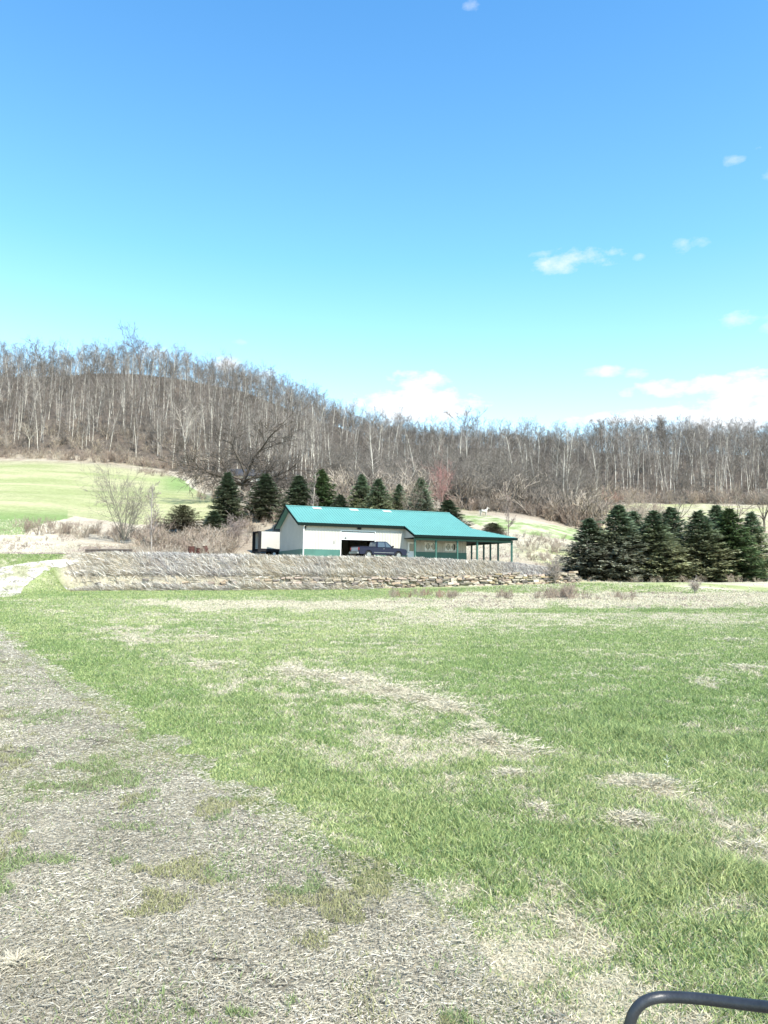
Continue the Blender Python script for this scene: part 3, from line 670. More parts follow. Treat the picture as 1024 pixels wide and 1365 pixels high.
# ------------------------------------------------------------------ stacked stone wall along the bank
def stone_wall():
    rg = np.random.default_rng(3); Vs = []; Cs = []; K = 0
    pal = np.array([[.26, .225, .18], [.30, .25, .19], [.32, .245, .18], [.21, .185, .16], [.28, .22, .185], [.36, .32, .26], [.15, .13, .12]])
    cube = np.array([[x, y, z] for z in (-.5, .5) for y in (-.5, .5) for x in (-.5, .5)])
    bm = bmesh.new(); allc = []
    for row in range(6):
        u = -19.5 + rg.random() * .3
        while u < 27.4:
            wd = rg.uniform(.3, .95); hh = rg.uniform(.17, .25)
            u0 = u + wd / 2; x, y = uv_to(u0, -7.5); zb = float(H(*uv_to(u0, -8.2)))
            topm = (1.0 if u > -6 else .8) - .12 * math.sin(u * .9) 
            zc = zb - .05 + row * .205 + rg.normal() * .025
            if row * .205 < topm and rg.random() > (.06 if u > 6 else .16 if u > -4 else .45):
                dep = rg.uniform(.35, .6); vv = -7.45 + row * .035 + rg.uniform(-.05, .05)
                P = cube * np.array([wd * .9, dep, hh * rg.uniform(.72, .98)]) + rg.normal(size=(8, 3)) * np.array([.05, .04, .035])
                a = rg.normal() * .05; P[:, 2] += P[:, 0] * a
                X, Y = uv_to(u0 + P[:, 0], vv + P[:, 1])
                vs_ = [bm.verts.new((X[i], Y[i], zc + hh / 2 + P[i, 2])) for i in range(8)]
                for f in ((0, 2, 3, 1), (4, 5, 7, 6), (0, 1, 5, 4), (2, 6, 7, 3), (0, 4, 6, 2), (1, 3, 7, 5)): bm.faces.new([vs_[i] for i in f])
                c = pal[rg.integers(len(pal))] * rg.uniform(.8, 1.25)
                if 17 < u < 24 and rg.random() < .15: c = np.array([.30, .24, .15])
                allc.append(c)
            u += wd + .015
    lay = bm.verts.layers.float_color.new('Col')
    for i, v in enumerate(bm.verts): v[lay] = (*allc[i // 8], 1)
    bmesh.ops.bevel(bm, geom=list(bm.edges), offset=.03, segments=1, affect='EDGES')
    me = bpy.data.meshes.new('stone_wall'); bm.to_mesh(me); bm.free()
    link('stone_wall', me, M_stone, label='low dry-laid tan stone retaining wall below the grassy bank', category='wall')
stone_wall()

# ------------------------------------------------------------------ small items
def log_stack():
    rg = np.random.default_rng(5)
    x0, y0, _ = at(112, 741, 65); x1, y1, _ = at(172, 738, 65.6)
    d = Vector((x1 - x0, y1 - y0, 0)).normalized(); n_ = Vector((-d.y, d.x, 0)); Lg = (Vector((x1, y1, 0)) - Vector((x0, y0, 0))).length
    k = 0
    for layer, cnt in ((0, 3), (1, 2)):
        for i in range(cnt):
            for half in range(2):
                a = Vector((x0, y0, 0)) + d * (half * Lg * .5 + rg.uniform(-.1, .1) + layer * .1) + n_ * (i * .27 + layer * .13)
                b = a + d * (Lg * .5 - .05)
                za = float(H(a.x, a.y)) + .12 + layer * .22 + .05; zb = float(H(b.x, b.y)) + .12 + layer * .22 + .05
                m = MB(); m.bar((0, 0, 0), (b.x - a.x, b.y - a.y, zb - za), .13, .115, n=9)
                o = m.build('log', bpy.data.materials.get('weathered_log') or mat('weathered_log', (.085, .07, .06), rough=.95, noise=[(4, .4)]))
                o.location = (a.x, a.y, za); o['category'] = 'log'; o['group'] = 'logs stacked by the track'
                o['label'] = 'dark weathered log in the low stack beside the farm track'; k += 1
log_stack()
def barrel(px, py, d, h, r, tilt, label, name='rusty_drum'):
    x, y, _ = at(px, py, d); z = float(H(x, y))
    t = thing(name, label, 'drum', (x, y, z + .05), 0, 'rusty drums in the brush'); rust = bpy.data.materials.get('rust') or mat('rust', (.075, .032, .026), rough=.9, noise=[(5, .4)])
    m = MB(); m.bar((0, 0, 0), (tilt, 0, h), r, n=18); m.build('shell', rust, t)
    for f in (.02, .35, .68, .99): k = MB(); k.bar((tilt * f, 0, h * f - .02), (tilt * f, 0, h * f + .02), r + .02, n=18); k.build('hoop', rust, t)
barrel(255, 741, 71, .9, .32, 0, 'leftmost rusty red drum at the top of the reed bank')
barrel(264.5, 740, 72, .8, .30, .12, 'second rusty drum from the left, behind the reed bank')
barrel(277, 739, 71, .95, .22, -.3, 'leaning dark rusty drum, rightmost of the three by the reeds')

def fence_post():
    x, y, z = gpt(743, 76); t = thing('fence_post', 'thin grey wooden post in the grass past the porch corner', 'post', (x, y, z))
    m = MB(); m.bar((0, 0, -.2), (.03, 0, 1.5), .06, .05, n=7); m.build('stake', M_shadow_wood, t)
    m = MB(); m.bar((-.06, -.05, 1.2), (.08, -.05, 1.2), .012); m.build('wire_staple', M_dark, t)
fence_post()

def horse():
    p = ghit(645, 688.5, 123); t = None
    vs_ = [(-.75, 0, 1.18, .27), (-.35, 0, 1.12, .33), (.1, 0, 1.08, .33), (.5, 0, 1.15, .30), (.78, 0, 1.42, .19), (.93, 0, 1.68, .15), (1.02, 0, 1.86, .13), (1.22, 0, 1.74, .10), (1.42, 0, 1.58, .075),
           (.55, .16, .85, .13), (.55, .16, .48, .075), (.57, .16, .10, .055), (.62, .16, .04, .07), (.55, -.16, .85, .13), (.55, -.16, .48, .075), (.57, -.16, .10, .055), (.62, -.16, .04, .07),
           (-.68, .17, .85, .17), (-.80, .17, .52, .085), (-.74, .17, .12, .055), (-.68, .17, .04, .07), (-.68, -.17, .85, .17), (-.80, -.17, .52, .085), (-.74, -.17, .12, .055), (-.68, -.17, .04, .07)]
    ed = [(0, 1), (1, 2), (2, 3), (3, 4), (4, 5), (5, 6), (6, 7), (7, 8), (3, 9), (9, 10), (10, 11), (11, 12), (3, 13), (13, 14), (14, 15), (15, 16), (0, 17), (17, 18), (18, 19), (19, 20), (0, 21), (21, 22), (22, 23), (23, 24)]
    me = bpy.data.meshes.new('horse'); me.from_pydata([v[:3] for v in vs_], ed, [])
    o = bpy.data.objects.new('horse', me); COL.objects.link(o)
    o.modifiers.new('skin', 'SKIN'); 
    for i, sv in enumerate(me.skin_vertices[0].data): sv.radius = (vs_[i][3],) * 2; sv.use_root = (i == 1)
    o.modifiers.new('sub', 'SUBSURF').levels = 1
    dg = bpy.context.evaluated_depsgraph_get(); m2 = bpy.data.meshes.new_from_object(o.evaluated_get(dg)); m2.name = 'horse_body'
    o.modifiers.clear(); o.data = m2
    mw = mat('white_coat', (.42, .40, .36), rough=.8, noise=[(3, .06)]); m2.materials.clear(); m2.materials.append(mw)
    for f in m2.polygons: f.use_smooth = True
    o.location = p; o.rotation_euler = (0, 0, R(12)); o.scale = (.68, .8, .78)
    o['label'] = 'white horse standing at the foot of the wooded hill'; o['category'] = 'horse'
    hm = mat('pale_mane', (.5, .47, .42), rough=.9)
    k = MB(); k.prism([(.62, -.02, 1.42), (.86, -.02, 1.9), (1.0, -.02, 2.02), (.92, -.02, 1.82), (.74, -.02, 1.5)], (0, .04, 0)); k.build('mane', hm, o)
    k = MB(); k.bar((-.97, 0, 1.25), (-1.1, 0, .55), .07, .03); k.build('tail', hm, o)
    for s in (-1, 1):
        k = MB(); k.bar((1.0, s * .07, 1.93), (1.0, s * .09, 2.08), .035, .005, n=5); k.build('ear', mw, o)
horse()

def rack():
    d = 1.42
    pts = [at(834, 1385, d), at(840, 1364, d), at(845, 1350, d), at(855, 1338, d), at(870, 1331, d), at(890, 1329, d), at(930, 1331, d - .02), at(980, 1337, d - .05), at(1030, 1343, d - .09), at(1300, 1372, d - .28)]
    cr_ = []
    P = [np.array(p) for p in pts]
    for i in range(len(P) - 1):
        p0, p1, p2, p3 = P[max(i - 1, 0)], P[i], P[i + 1], P[min(i + 2, len(P) - 1)]
        for k in range(5):
            s_ = k / 5; cr_.append(.5 * ((2 * p1) + (-p0 + p2) * s_ + (2 * p0 - 5 * p1 + 4 * p2 - p3) * s_ ** 2 + (-p0 + 3 * p1 - 3 * p2 + p3) * s_ ** 3))
    cr_.append(P[-1])
    a = P[0]; e = P[-1]
    base = np.array([a[0], a[1], 0])
    t = thing('vehicle_rack', 'black bent steel tube rack in the near corner over the grass', 'rack', base)
    pl = [np.array([a[0] - .03, a[1], 0.0]), np.array([a[0] - .025, a[1], .5]), np.array([a[0] - .012, a[1], a[2] - .08])] + cr_ + [np.array([e[0] + .05, e[1], e[2] - .08]), np.array([e[0] + .06, e[1], 0.0])]
    m = MB(); m.sweep([tuple(p - base) for p in pl], .0098, 16)
    m.build('tube', mat('black_powder_coat', (.022, .024, .030), rough=.42, spec=.5, noise=[(40, .3)], bump=.0006, bscale=220), t)
    k = MB(); zz = .62; k.bar((-.02, 0, zz), (e[0] + .055 - base[0], e[1] - base[1], zz), .010, n=12); k.build('crossbar', bpy.data.materials['black_powder_coat'], t)
    for q in (pl[0], pl[-1]):
        k = MB(); q = q - base; k.box(q[0] - .05, q[0] + .05, q[1] - .05, q[1] + .05, 0.0, .015); k.build('foot_plate', bpy.data.materials['black_powder_coat'], t)
rack()

# ================================================================== TREES
def rot_about(v, ax, a): return Matrix.Rotation(a, 3, ax) @ v
def ribs(P0, P1, R, C):
    P0 = np.asarray(P0, float); P1 = np.asarray(P1, float); d = norm(P1 - P0); s = norm(np.cross(d, rng.normal(size=d.shape))) * (np.asarray(R)[:, None] * 1.5)
    V = np.stack([P0 - s, P0 + s, P1 + s * .6, P1 - s * .6], 1).reshape(-1, 3)
    return V, (np.arange(len(P0)) * 4)[:, None] + np.array([[0, 1, 2, 3]]), np.repeat(np.asarray(C, float), 4, axis=0)
def woody(P0, P1, R0, R1, Lv, C, n):
    fine = Lv >= 3; out = []
    if (~fine).any(): V, q, c = tubes(P0[~fine], P1[~fine], R0[~fine], R1[~fine], n, C[~fine]); out.append((V, [q], c))
    if fine.any(): V, q, c = ribs(P0[fine], P1[fine], R0[fine], C[fine]); out.append((V, [q], c))
    return join(out)
class Tree:
    def __init__(s, seed): s.r = random.Random(seed); s.seg = []
    def limb(s, p, d, ln, r0, r1, k, lvl, wander=.12, up=.0, col=None, grav=0):
        pts = [(p.copy(), r0)]
        for i in range(k):
            j = Vector((s.r.gauss(0, 1), s.r.gauss(0, 1), s.r.gauss(0, 1))) * wander
            d = (d + j + Vector((0, 0, up - grav))).normalized(); q = p + d * (ln / k); rr = r0 + (r1 - r0) * (i + 1) / k
            s.seg.append((tuple(p), tuple(q), pts[-1][1], rr, lvl, col)); p = q; pts.append((p.copy(), rr))
        return pts
    def side(s, d, ang):
        ax = d.cross(Vector((s.r.gauss(0, 1), s.r.gauss(0, 1), s.r.gauss(0, 1)))).normalized()
        return rot_about(d, ax, ang)
    def arrays(s): 
        g = s.seg; return (np.array([x[0] for x in g]), np.array([x[1] for x in g]), np.array([x[2] for x in g]), np.array([x[3] for x in g]), np.array([x[4] for x in g]), np.array([x[5] for x in g]))
def lerp_pt(pts, f):
    x = f * (len(pts) - 1); i = min(int(x), len(pts) - 2); t = x - i; return pts[i][0].lerp(pts[i + 1][0], t), pts[i][1] * (1 - t) + pts[i + 1][1] * t
def g_aspen(seed, h, lod, trunkc, twigc, b0=.42, nb=24, spread=1.0):
    T = Tree(seed); r = T.r; tr = T.limb(Vector((0, 0, -.4)), Vector((r.gauss(0, .03), r.gauss(0, .03), 1)), h, h * .0095, .03, 7, 0, .035, .05, trunkc)
    tw = .012 if lod == 0 else .016
    for i in range(nb):
        f = b0 + (1 - b0) * (i + r.random()) / nb * .97; p, rr = lerp_pt(tr, f)
        d = T.side(Vector((0, 0, 1)), R(r.uniform(28, 62))); ln = h * r.uniform(.10, .20) * (1.25 - f * .7) * spread
        bl = T.limb(p, d, ln, max(rr * .5, .03), .014, 3, 1, .12, .12, tuple(a * .55 + b * .45 for a, b in zip(trunkc, twigc)))
        for j in range(6 if lod == 0 else 5):
            q, r2 = lerp_pt(bl, r.uniform(.25, 1)); d2 = T.side((bl[-1][0] - bl[0][0]).normalized(), R(r.uniform(20, 55))); l2 = ln * r.uniform(.35, .6)
            t2 = T.limb(q, d2, l2, tw * 1.3, tw * .8, 2 if lod == 0 else 1, 2, .12, .1, twigc)
            for k in range(5 if lod == 0 else 4):
                q3, _ = lerp_pt(t2, r.uniform(.3, 1)); T.limb(q3, T.side((t2[-1][0] - t2[0][0]).normalized(), R(r.uniform(20, 60))), l2 * r.uniform(.35, .7), tw * .9, tw * .5, 1, 3, .1, .1, twigc)
    return T
def g_broad(seed, h, lod, bark, twigc, tf=.22, nl=6, angs=(20, 65), len1=.5, wander=.2, up=.08, n2=7, n3=5, n4=3, tw=.011, tr_r=.02, le=.03):
    T = Tree(seed); r = T.r; tr = T.limb(Vector((0, 0, -.4)), Vector((r.gauss(0, .05), r.gauss(0, .05), 1)), h * tf + .4, h * tr_r, h * tr_r * .75, 3, 0, .05, 0, bark)
    top = tr[-1][0]
    for i in range(nl):
        a = 2 * math.pi * (i + r.uniform(-.25, .25)) / nl; an = R(r.uniform(*angs)) if i < nl - 1 else R(8)
        d = Vector((math.cos(a) * math.sin(an), math.sin(a) * math.sin(an), math.cos(an)))
        p, rr = lerp_pt(tr, r.uniform(.75, 1)); ln = h * len1 * r.uniform(.8, 1.15)
        l1 = T.limb(p, d, ln, h * tr_r * .5, le, 5, 1, wander, up, bark)
        for j in range(n2):
            q, r2 = lerp_pt(l1, .2 + .8 * (j + r.random()) / n2); dd = (l1[-1][0] - l1[0][0]).normalized(); d2 = T.side(dd, R(r.uniform(25, 70))); l2 = ln * r.uniform(.28, .5)
            t2 = T.limb(q, d2, l2, max(r2 * .5, tw * 2), tw * 1.3, 3 if lod == 0 else 2, 2, wander, up, tuple(a * .5 + b * .5 for a, b in zip(bark, twigc)))
            for k in range(n3):
                q3, _ = lerp_pt(t2, r.uniform(.2, 1)); d3 = T.side((t2[-1][0] - t2[0][0]).normalized(), R(r.uniform(20, 65))); l3 = l2 * r.uniform(.3, .6)
                t3 = T.limb(q3, d3, l3, tw * 1.2, tw * .7, 2 if lod == 0 else 1, 3, wander, up, twigc)
                for m in range(n4):
                    q4, _ = lerp_pt(t3, r.uniform(.2, 1)); T.limb(q4, T.side((t3[-1][0] - t3[0][0]).normalized(), R(r.uniform(20, 60))), l3 * r.uniform(.35, .7), tw * .8, tw * .45, 1, 4, .1, up, twigc)
    return T
def tree_meshes(T, name, ntr=6):
    P0, P1, R0, R1, Lv, C = T.arrays(); out = []
    m = Lv == 0
    for nm, mk, n in (('trunk', m, ntr), ('crown', ~m, 3)):
        if not mk.any(): out.append(None); continue
        V, fs_, cc = woody(P0[mk], P1[mk], R0[mk], R1[mk], Lv[mk], C[mk], n)
        out.append(mesh_np(name + '_' + nm, V, fs_, cc, nm == 'trunk'))
    return out
def tree_flat(T, n=3):
    P0, P1, R0, R1, Lv, C = T.arrays(); return woody(P0, P1, R0, R1, Lv, C, n)
def tree_thing(name, T, label, cat, loc, rz=0, group=None, material=None, ntr=8, scale=1):
    t = thing(name, label, cat, loc, rz, group); a, b = tree_meshes(T, name, ntr); t.scale = (scale,) * 3
    link('trunk', a, material or M_bark, t)
    if b: link('crown', b, material or M_bark, t)
    return t
def slim(t, k): t.scale = (t.scale[0] * k, t.scale[1] * k, t.scale[2])
PALEB = (.62, .58, .51); GREYB = (.17, .15, .13); TWIG = (.15, .131, .117); TWIGP = (.21, .184, .165)
asp = [g_aspen(i, 17, 0, PALEB if i % 3 else (.42, .39, .35), TWIGP if i % 2 else TWIG, b0=.38 + .05 * (i % 4), nb=24, spread=1 + .25 * (i % 3)) for i in range(6)]
brd = [g_broad(50 + i, 13, 0, GREYB, TWIG if i % 2 else (.18, .16, .14), tf=.14 + .06 * (i % 2), nl=7, angs=(12, 48), len1=.5, n2=8, n3=6, n4=5, tw=.011, tr_r=.012) for i in range(3)]
asp_m = [tree_meshes(T, 'pale_tree', 6) for T in asp]; brd_m = [tree_meshes(T, 'spreading_tree', 6) for T in brd]
aspL = [tree_flat(g_aspen(100 + i, 17, 1, PALEB if i % 5 < 2 else GREYB if i % 5 < 3 else (.33, .30, .27), TWIGP if i % 2 else TWIG, b0=.35 + .05 * (i % 4), nb=17, spread=1.2 + .3 * (i % 3))) for i in range(8)]
brdL = [tree_flat(g_broad(150 + i, 13, 1, GREYB, TWIG, nl=6, angs=(12, 50), len1=.5, n2=6, n3=5, n4=4, tw=.014, tr_r=.012)) for i in range(4)]

EDGE = ([-900, 150, 240, 330, 460, 600, 700, 780, 800, 1900], [207, 207, 197, 178, 142, 130, 129, 134, 190, 192])
pts = []
sp = 4.3
for gy in np.arange(124, 352, sp):
    for gx in np.arange(-gy * .72, gy * .72, sp):
        x = gx + random.uniform(-.48, .48) * sp; y = gy + random.uniform(-.48, .48) * sp
        px = 512 + 986 * x / y
        e = np.interp(px, *EDGE) + 6 * (float(fbm(x, y, 18, 2, 91)) - .5)
        if y < e: continue
        if y > e + 50 and random.random() < .15: continue
        pts.append((x, y, px, y - e))
pts = np.array(pts); pz = H(pts[:, 0], pts[:, 1])
kinds = []
for i, (x, y, px, de) in enumerate(pts):
    mid = 430 < px < 790
    b = random.random() < (.86 if (mid and y < 190) else .65 if mid else .22)
    h = (random.uniform(.62, 1.05) if b else random.uniform(.66, .98)) * (.72 + .28 * min(1, de / 30)) * (.88 if (mid and de > 60) else 1)
    kinds.append((b, h))
size = np.array([k[1] * 15 for k in kinds]) / pts[:, 1]
inf = (pts[:, 2] > -8) & (pts[:, 2] < 1032)
order = np.argsort(-(size * inf)); 
front = np.zeros(len(pts), bool); front[order[:286]] = True
first = {}
for i in np.nonzero(front)[0]:
    x, y, px, de = pts[i]; b, h = kinds[i]
    reg = [r_ for lim, r_ in ((120, 'above the far end of the pale field'), (230, 'above the vase-shaped tree'), (330, 'behind the trunk of the huge oak'), (430, 'right of the huge oak'), (480, 'above the left end of the barn roof'), (540, 'above the roof skylights'),
          (600, 'above the right end of the roof ridge'), (660, 'above the white horse'), (720, 'above the green slope'), (790, 'left of the spruce row'), (860, 'above the left spruces'), (940, 'above the middle spruces'), (1e9, 'above the rightmost spruces')) if px < lim][0]
    if b: nm, cat, k = 'bare_spreading_tree', 'tree', ('b', random.randrange(3)); lab = 'bare grey spreading tree in the wood edge ' + reg; grp = 'grey spreading trees ' + reg; ms = brd_m[k[1]]
    else: nm, cat, k = 'bare_pale_trunk_tree', 'tree', ('a', random.randrange(6)); lab = 'straight bare pale-trunked tree in the wood edge ' + reg; grp = 'pale-trunked trees ' + reg; ms = asp_m[k[1]]
    t = thing(nm, lab, cat, (x, y, pz[i]), random.uniform(0, 6.28), grp); t.scale = (h, h, h * random.uniform(.95, 1.08)); t.rotation_euler[0] = random.gauss(0, .055); t.rotation_euler[1] = random.gauss(0, .055)
    link('trunk', ms[0], M_barkr, t); link('crown', ms[1], M_barkr, t)
parts = []
for i in np.nonzero(~front)[0]:
    x, y, px, de = pts[i]; b, h = kinds[i]; V, fs, cc = random.choice(brdL if b else aspL)
    parts.append((xform(V, (x, y, pz[i]), h, random.uniform(0, 6.28), (random.gauss(0, .055), random.gauss(0, .055))), fs, cc * random.uniform(.6, 1.25)))
V, fs, cc = join(parts); del parts
link('forest', mesh_np('forest', V, fs, cc), M_bark, kind='stuff', label='leafless grey-brown wood covering the hillside behind the front trees')

# ------------------------------------------------------------------ brush: bare multi-stem shrubs, uncountable
def shrub(seed, h, col, n=9, tw=.012):
    T = Tree(seed); r = T.r
    for i in range(n):
        a = r.uniform(0, 6.28); an = R(r.uniform(5, 45)); d = Vector((math.cos(a) * math.sin(an), math.sin(a) * math.sin(an), math.cos(an)))
        l1 = T.limb(Vector((r.gauss(0, .12), r.gauss(0, .12), -.1)), d, h * r.uniform(.6, 1.1), tw * 1.6, tw * .7, 3, 1, .12, .05, col)
        for j in range(5):
            q, _ = lerp_pt(l1, r.uniform(.2, 1)); l2 = T.limb(q, T.side((l1[-1][0] - l1[0][0]).normalized(), R(r.uniform(20, 55))), h * r.uniform(.2, .4), tw, tw * .5, 1, 2, .1, .1, col)
            q, _ = lerp_pt(l2, r.uniform(.3, 1)); T.limb(q, T.side((l2[-1][0] - l2[0][0]).normalized(), R(r.uniform(20, 55))), h * r.uniform(.1, .25), tw * .8, tw * .4, 1, 2, .1, .1, col)
    return T
sh = [tree_flat(shrub(300 + i, 1.0, c)) for i, c in enumerate([(.28, .225, .18), (.25, .195, .16), (.33, .28, .22), (.20, .17, .145), (.35, .30, .25), (.27, .17, .14)])]
parts = []
def scatter(n, pxr, dr, hr, kinds_, cond=None):
    k = 0
    while k < n:
        px = random.uniform(*pxr); d = random.uniform(*dr)
        if callable(cond) and not cond(px, d): k += .2; continue
        x = (px - 512) / 986 * d; z = float(H(x, d)); V, f, c = sh[random.choice(kinds_)]
        parts.append((xform(V, (x, d, z), random.uniform(*hr), random.uniform(0, 6.28), (random.gauss(0, .15), random.gauss(0, .15))), f, c * random.uniform(.8, 1.3))); k += 1
scatter(170, (195, 306), (76, 96), (.9, 2.4), [0, 1, 2, 4], lambda px, d: uv_of((px - 512) / 986 * d, d)[1] > -2.5 and not (px > 318 and d > 78))
scatter(60, (296, 378), (93, 112), (.7, 1.7), [0, 1, 2, 4]); scatter(26, (-40, 150), (70, 84), (.3, .7), [0, 2, 4]); scatter(60, (20, 200), (84, 92), (.8, 1.6), [0, 1, 2])
scatter(36, (150, 312), (66, 76), (.5, 1.2), [0, 2, 4], lambda px, d: uv_of((px - 512) / 986 * d, d)[1] > -3.5)
scatter(150, (-60, 250), (196, 205), (1.4, 3), [0, 1, 2])
scatter(260, (-60, 430), (203, 235), (2, 4), [3, 3, 4, 2]); scatter(420, (430, 800), (130, 175), (3, 6.5), [3, 3, 4, 2]); scatter(160, (780, 1100), (190, 225), (1.5, 3), [3, 4, 3])
scatter(200, (180, 330), (130, 185), (.8, 1.8), [0, 1, 2, 4], lambda px, d: px > 262 or d > 172)
scatter(120, (330, 590), (104, 140), (1.5, 3.2), [1, 2, 3, 4])
scatter(160, (600, 800), (127, 138), (1.2, 3.2), [0, 1, 3, 3])
scatter(50, (770, 830), (150, 192), (1.5, 3.2), [5, 1, 3])
scatter(60, (830, 900), (125, 160), (1.2, 3.2), [0, 2, 4])
scatter(120, (790, 1100), (183, 192), (1.5, 3.5), [0, 1, 3])
scatter(50, (930, 1060), (110, 150), (1, 2.4), [0, 2, 4])
scatter(70, (770, 1080), (75, 80), (.4, .9), [0, 2, 4])
scatter(60, (690, 770), (86, 100), (.5, 1.1), [0, 2, 4])
scatter(30, (520, 610), (50, 56), (.3, .6), [0, 5, 2]); scatter(34, (640, 850), (50, 55), (.35, .7), [0, 1, 2]); scatter(16, (728, 765), (51, 54), (.6, 1.0), [0, 1])
V, fs, cc = join(parts)
link('brush', mesh_np('brush', V, fs, cc), M_bark, kind='stuff', label='tangled leafless pinkish-brown brush along the field edges and wood foot')

# ------------------------------------------------------------------ single bare trees
def base_h(px, top, d):
    g = gpt(px, d); return g, at(px, top, d)[2] - g[2]
g, h = base_h(322, 548, 128)
oak = g_broad(7, h, 0, (.085, .072, .06), (.11, .095, .085), tf=.24, nl=13, angs=(30, 92), len1=.66, wander=.22, up=.0, n2=11, n3=8, n4=6, tw=.026, tr_r=.036, le=.10)
tree_thing('oak_tree', oak, 'huge bare spreading oak with thick trunk on the hillside above the barn', 'tree', g, R(40), ntr=10)
g, h = base_h(163, 617, 84)
T = g_broad(8, h, 0, (.17, .16, .13), (.20, .18, .15), tf=.06, nl=11, angs=(8, 46), len1=.78, wander=.11, up=.05, n2=10, n3=7, n4=4, tw=.008, tr_r=.012)
slim(tree_thing('bare_tree', T, 'vase-shaped bare tree against the pale green field above the log stack', 'tree', g, .4), .72)
g, h = base_h(201, 640, 76)
tree_thing('sapling', g_aspen(9, h, 0, (.30, .27, .25), (.27, .23, .21), b0=.2, nb=20), 'thin bare sapling right of the vase-shaped tree', 'tree', g, 1)
for (px, top, d, kind, lab, c1, c2) in (
    (587, 614, 122, 'b', 'slender bare tree with reddish twigs behind the right end of the roof', (.28, .20, .18), (.29, .145, .135)),
    (536, 603, 124, 'w', 'crooked pale-limbed bare tree above the middle of the roof', (.42, .37, .32), (.26, .22, .20)),
    (548, 640, 100, 'b', 'thin bare tree standing left of the tall blue-green spruce', (.28, .23, .18), (.26, .22, .18)),
    (416, 628, 97, 'a', 'leaning pale bare tree between spruces by the roof ridge', (.40, .36, .31), (.24, .20, .18)),
    (678, 655, 97, 'a', 'lone thin sapling on the slope behind the porch', (.22, .18, .16), (.24, .19, .17)),
    (620, 536, 300, 'w', 'tall bare tree poking above the skyline right of the cloud', GREYB, TWIG),
    (176, 432, 305, 'w', 'tallest bare tree standing up on the left skyline', (.14, .12, .12), (.13, .11, .12)),
    (45, 450, 300, 'w', 'tall bare tree on the skyline at the far left', GREYB, TWIG),
    (243, 530, 200, 'w', 'pale broken-topped bare tree at the foot of the left wood', (.46, .42, .37), (.38, .34, .30)),
    (614, 612, 130, 'o', 'dark gnarled bare tree left of the white horse', (.15, .13, .12), TWIG),
    (30, 560, 206, 'w', 'short white-stemmed snag low on the left wood edge', (.55, .50, .42), (.3, .26, .22)),
    (907, 644, 135, 'o', 'bare apple tree behind the middle of the spruce row', (.28, .24, .19), (.27, .23, .20)),
    (986, 632, 128, 'o', 'wide crooked bare apple tree behind the right end of the spruces', (.27, .23, .18), (.24, .21, .18)),
    (1021, 636, 128, 'o', 'bare dark-trunked tree at the right edge behind the spruces', (.13, .11, .09), (.16, .14, .12)),
    (848, 655, 130, 'b', 'rounded bare bush-like tree in the gap behind the second spruce', (.32, .28, .22), (.32, .27, .23)),
    (313, 690, 90, 'b', 'crooked small bare tree beside the white trailer', (.25, .2, .17), (.27, .22, .2)),
    (925, 772, 60, 'b', 'small pale bare shrub in the dry strip below the spruces', (.38, .33, .28), (.40, .34, .30)),
    (741, 745, 75, 'b', 'low bare shrub by the thin post at the end of the stone wall', (.3, .25, .22), (.32, .27, .24))):
    g, h = base_h(px, top, d); sd_ = int(px * 3 + top)
    h = max(h, 1.0)
    if kind == 'a': T = g_aspen(sd_, h, 0, c1, c2, b0=.25, nb=18)
    elif kind == 'b': T = g_broad(sd_, h, 0, c1, c2, tf=.05, nl=10, angs=(5, 32), len1=.8, wander=.09, up=.04, n2=9, n3=5, n4=2, tw=.009 if d > 70 else .005, tr_r=.010)
    elif kind == 'w': T = g_broad(sd_, h, 0, c1, c2, tf=.4, nl=5, angs=(15, 50), len1=.5, wander=.15, up=.08, n2=7, n3=5, n4=2, tw=.013 if d < 250 else .03, tr_r=.014)
    else: T = g_broad(sd_, h, 0, c1, c2, tf=.25, nl=7, angs=(30, 75), len1=.6, wander=.25, up=.03, n2=6, n3=4, n4=2, tw=.010, tr_r=.022)
    tt_ = tree_thing('bare_tree' if h > 3 else 'bare_shrub', T, lab, 'tree' if h > 3 else 'shrub', g, random.uniform(0, 6))
    if px in (587, 548): slim(tt_, .6)

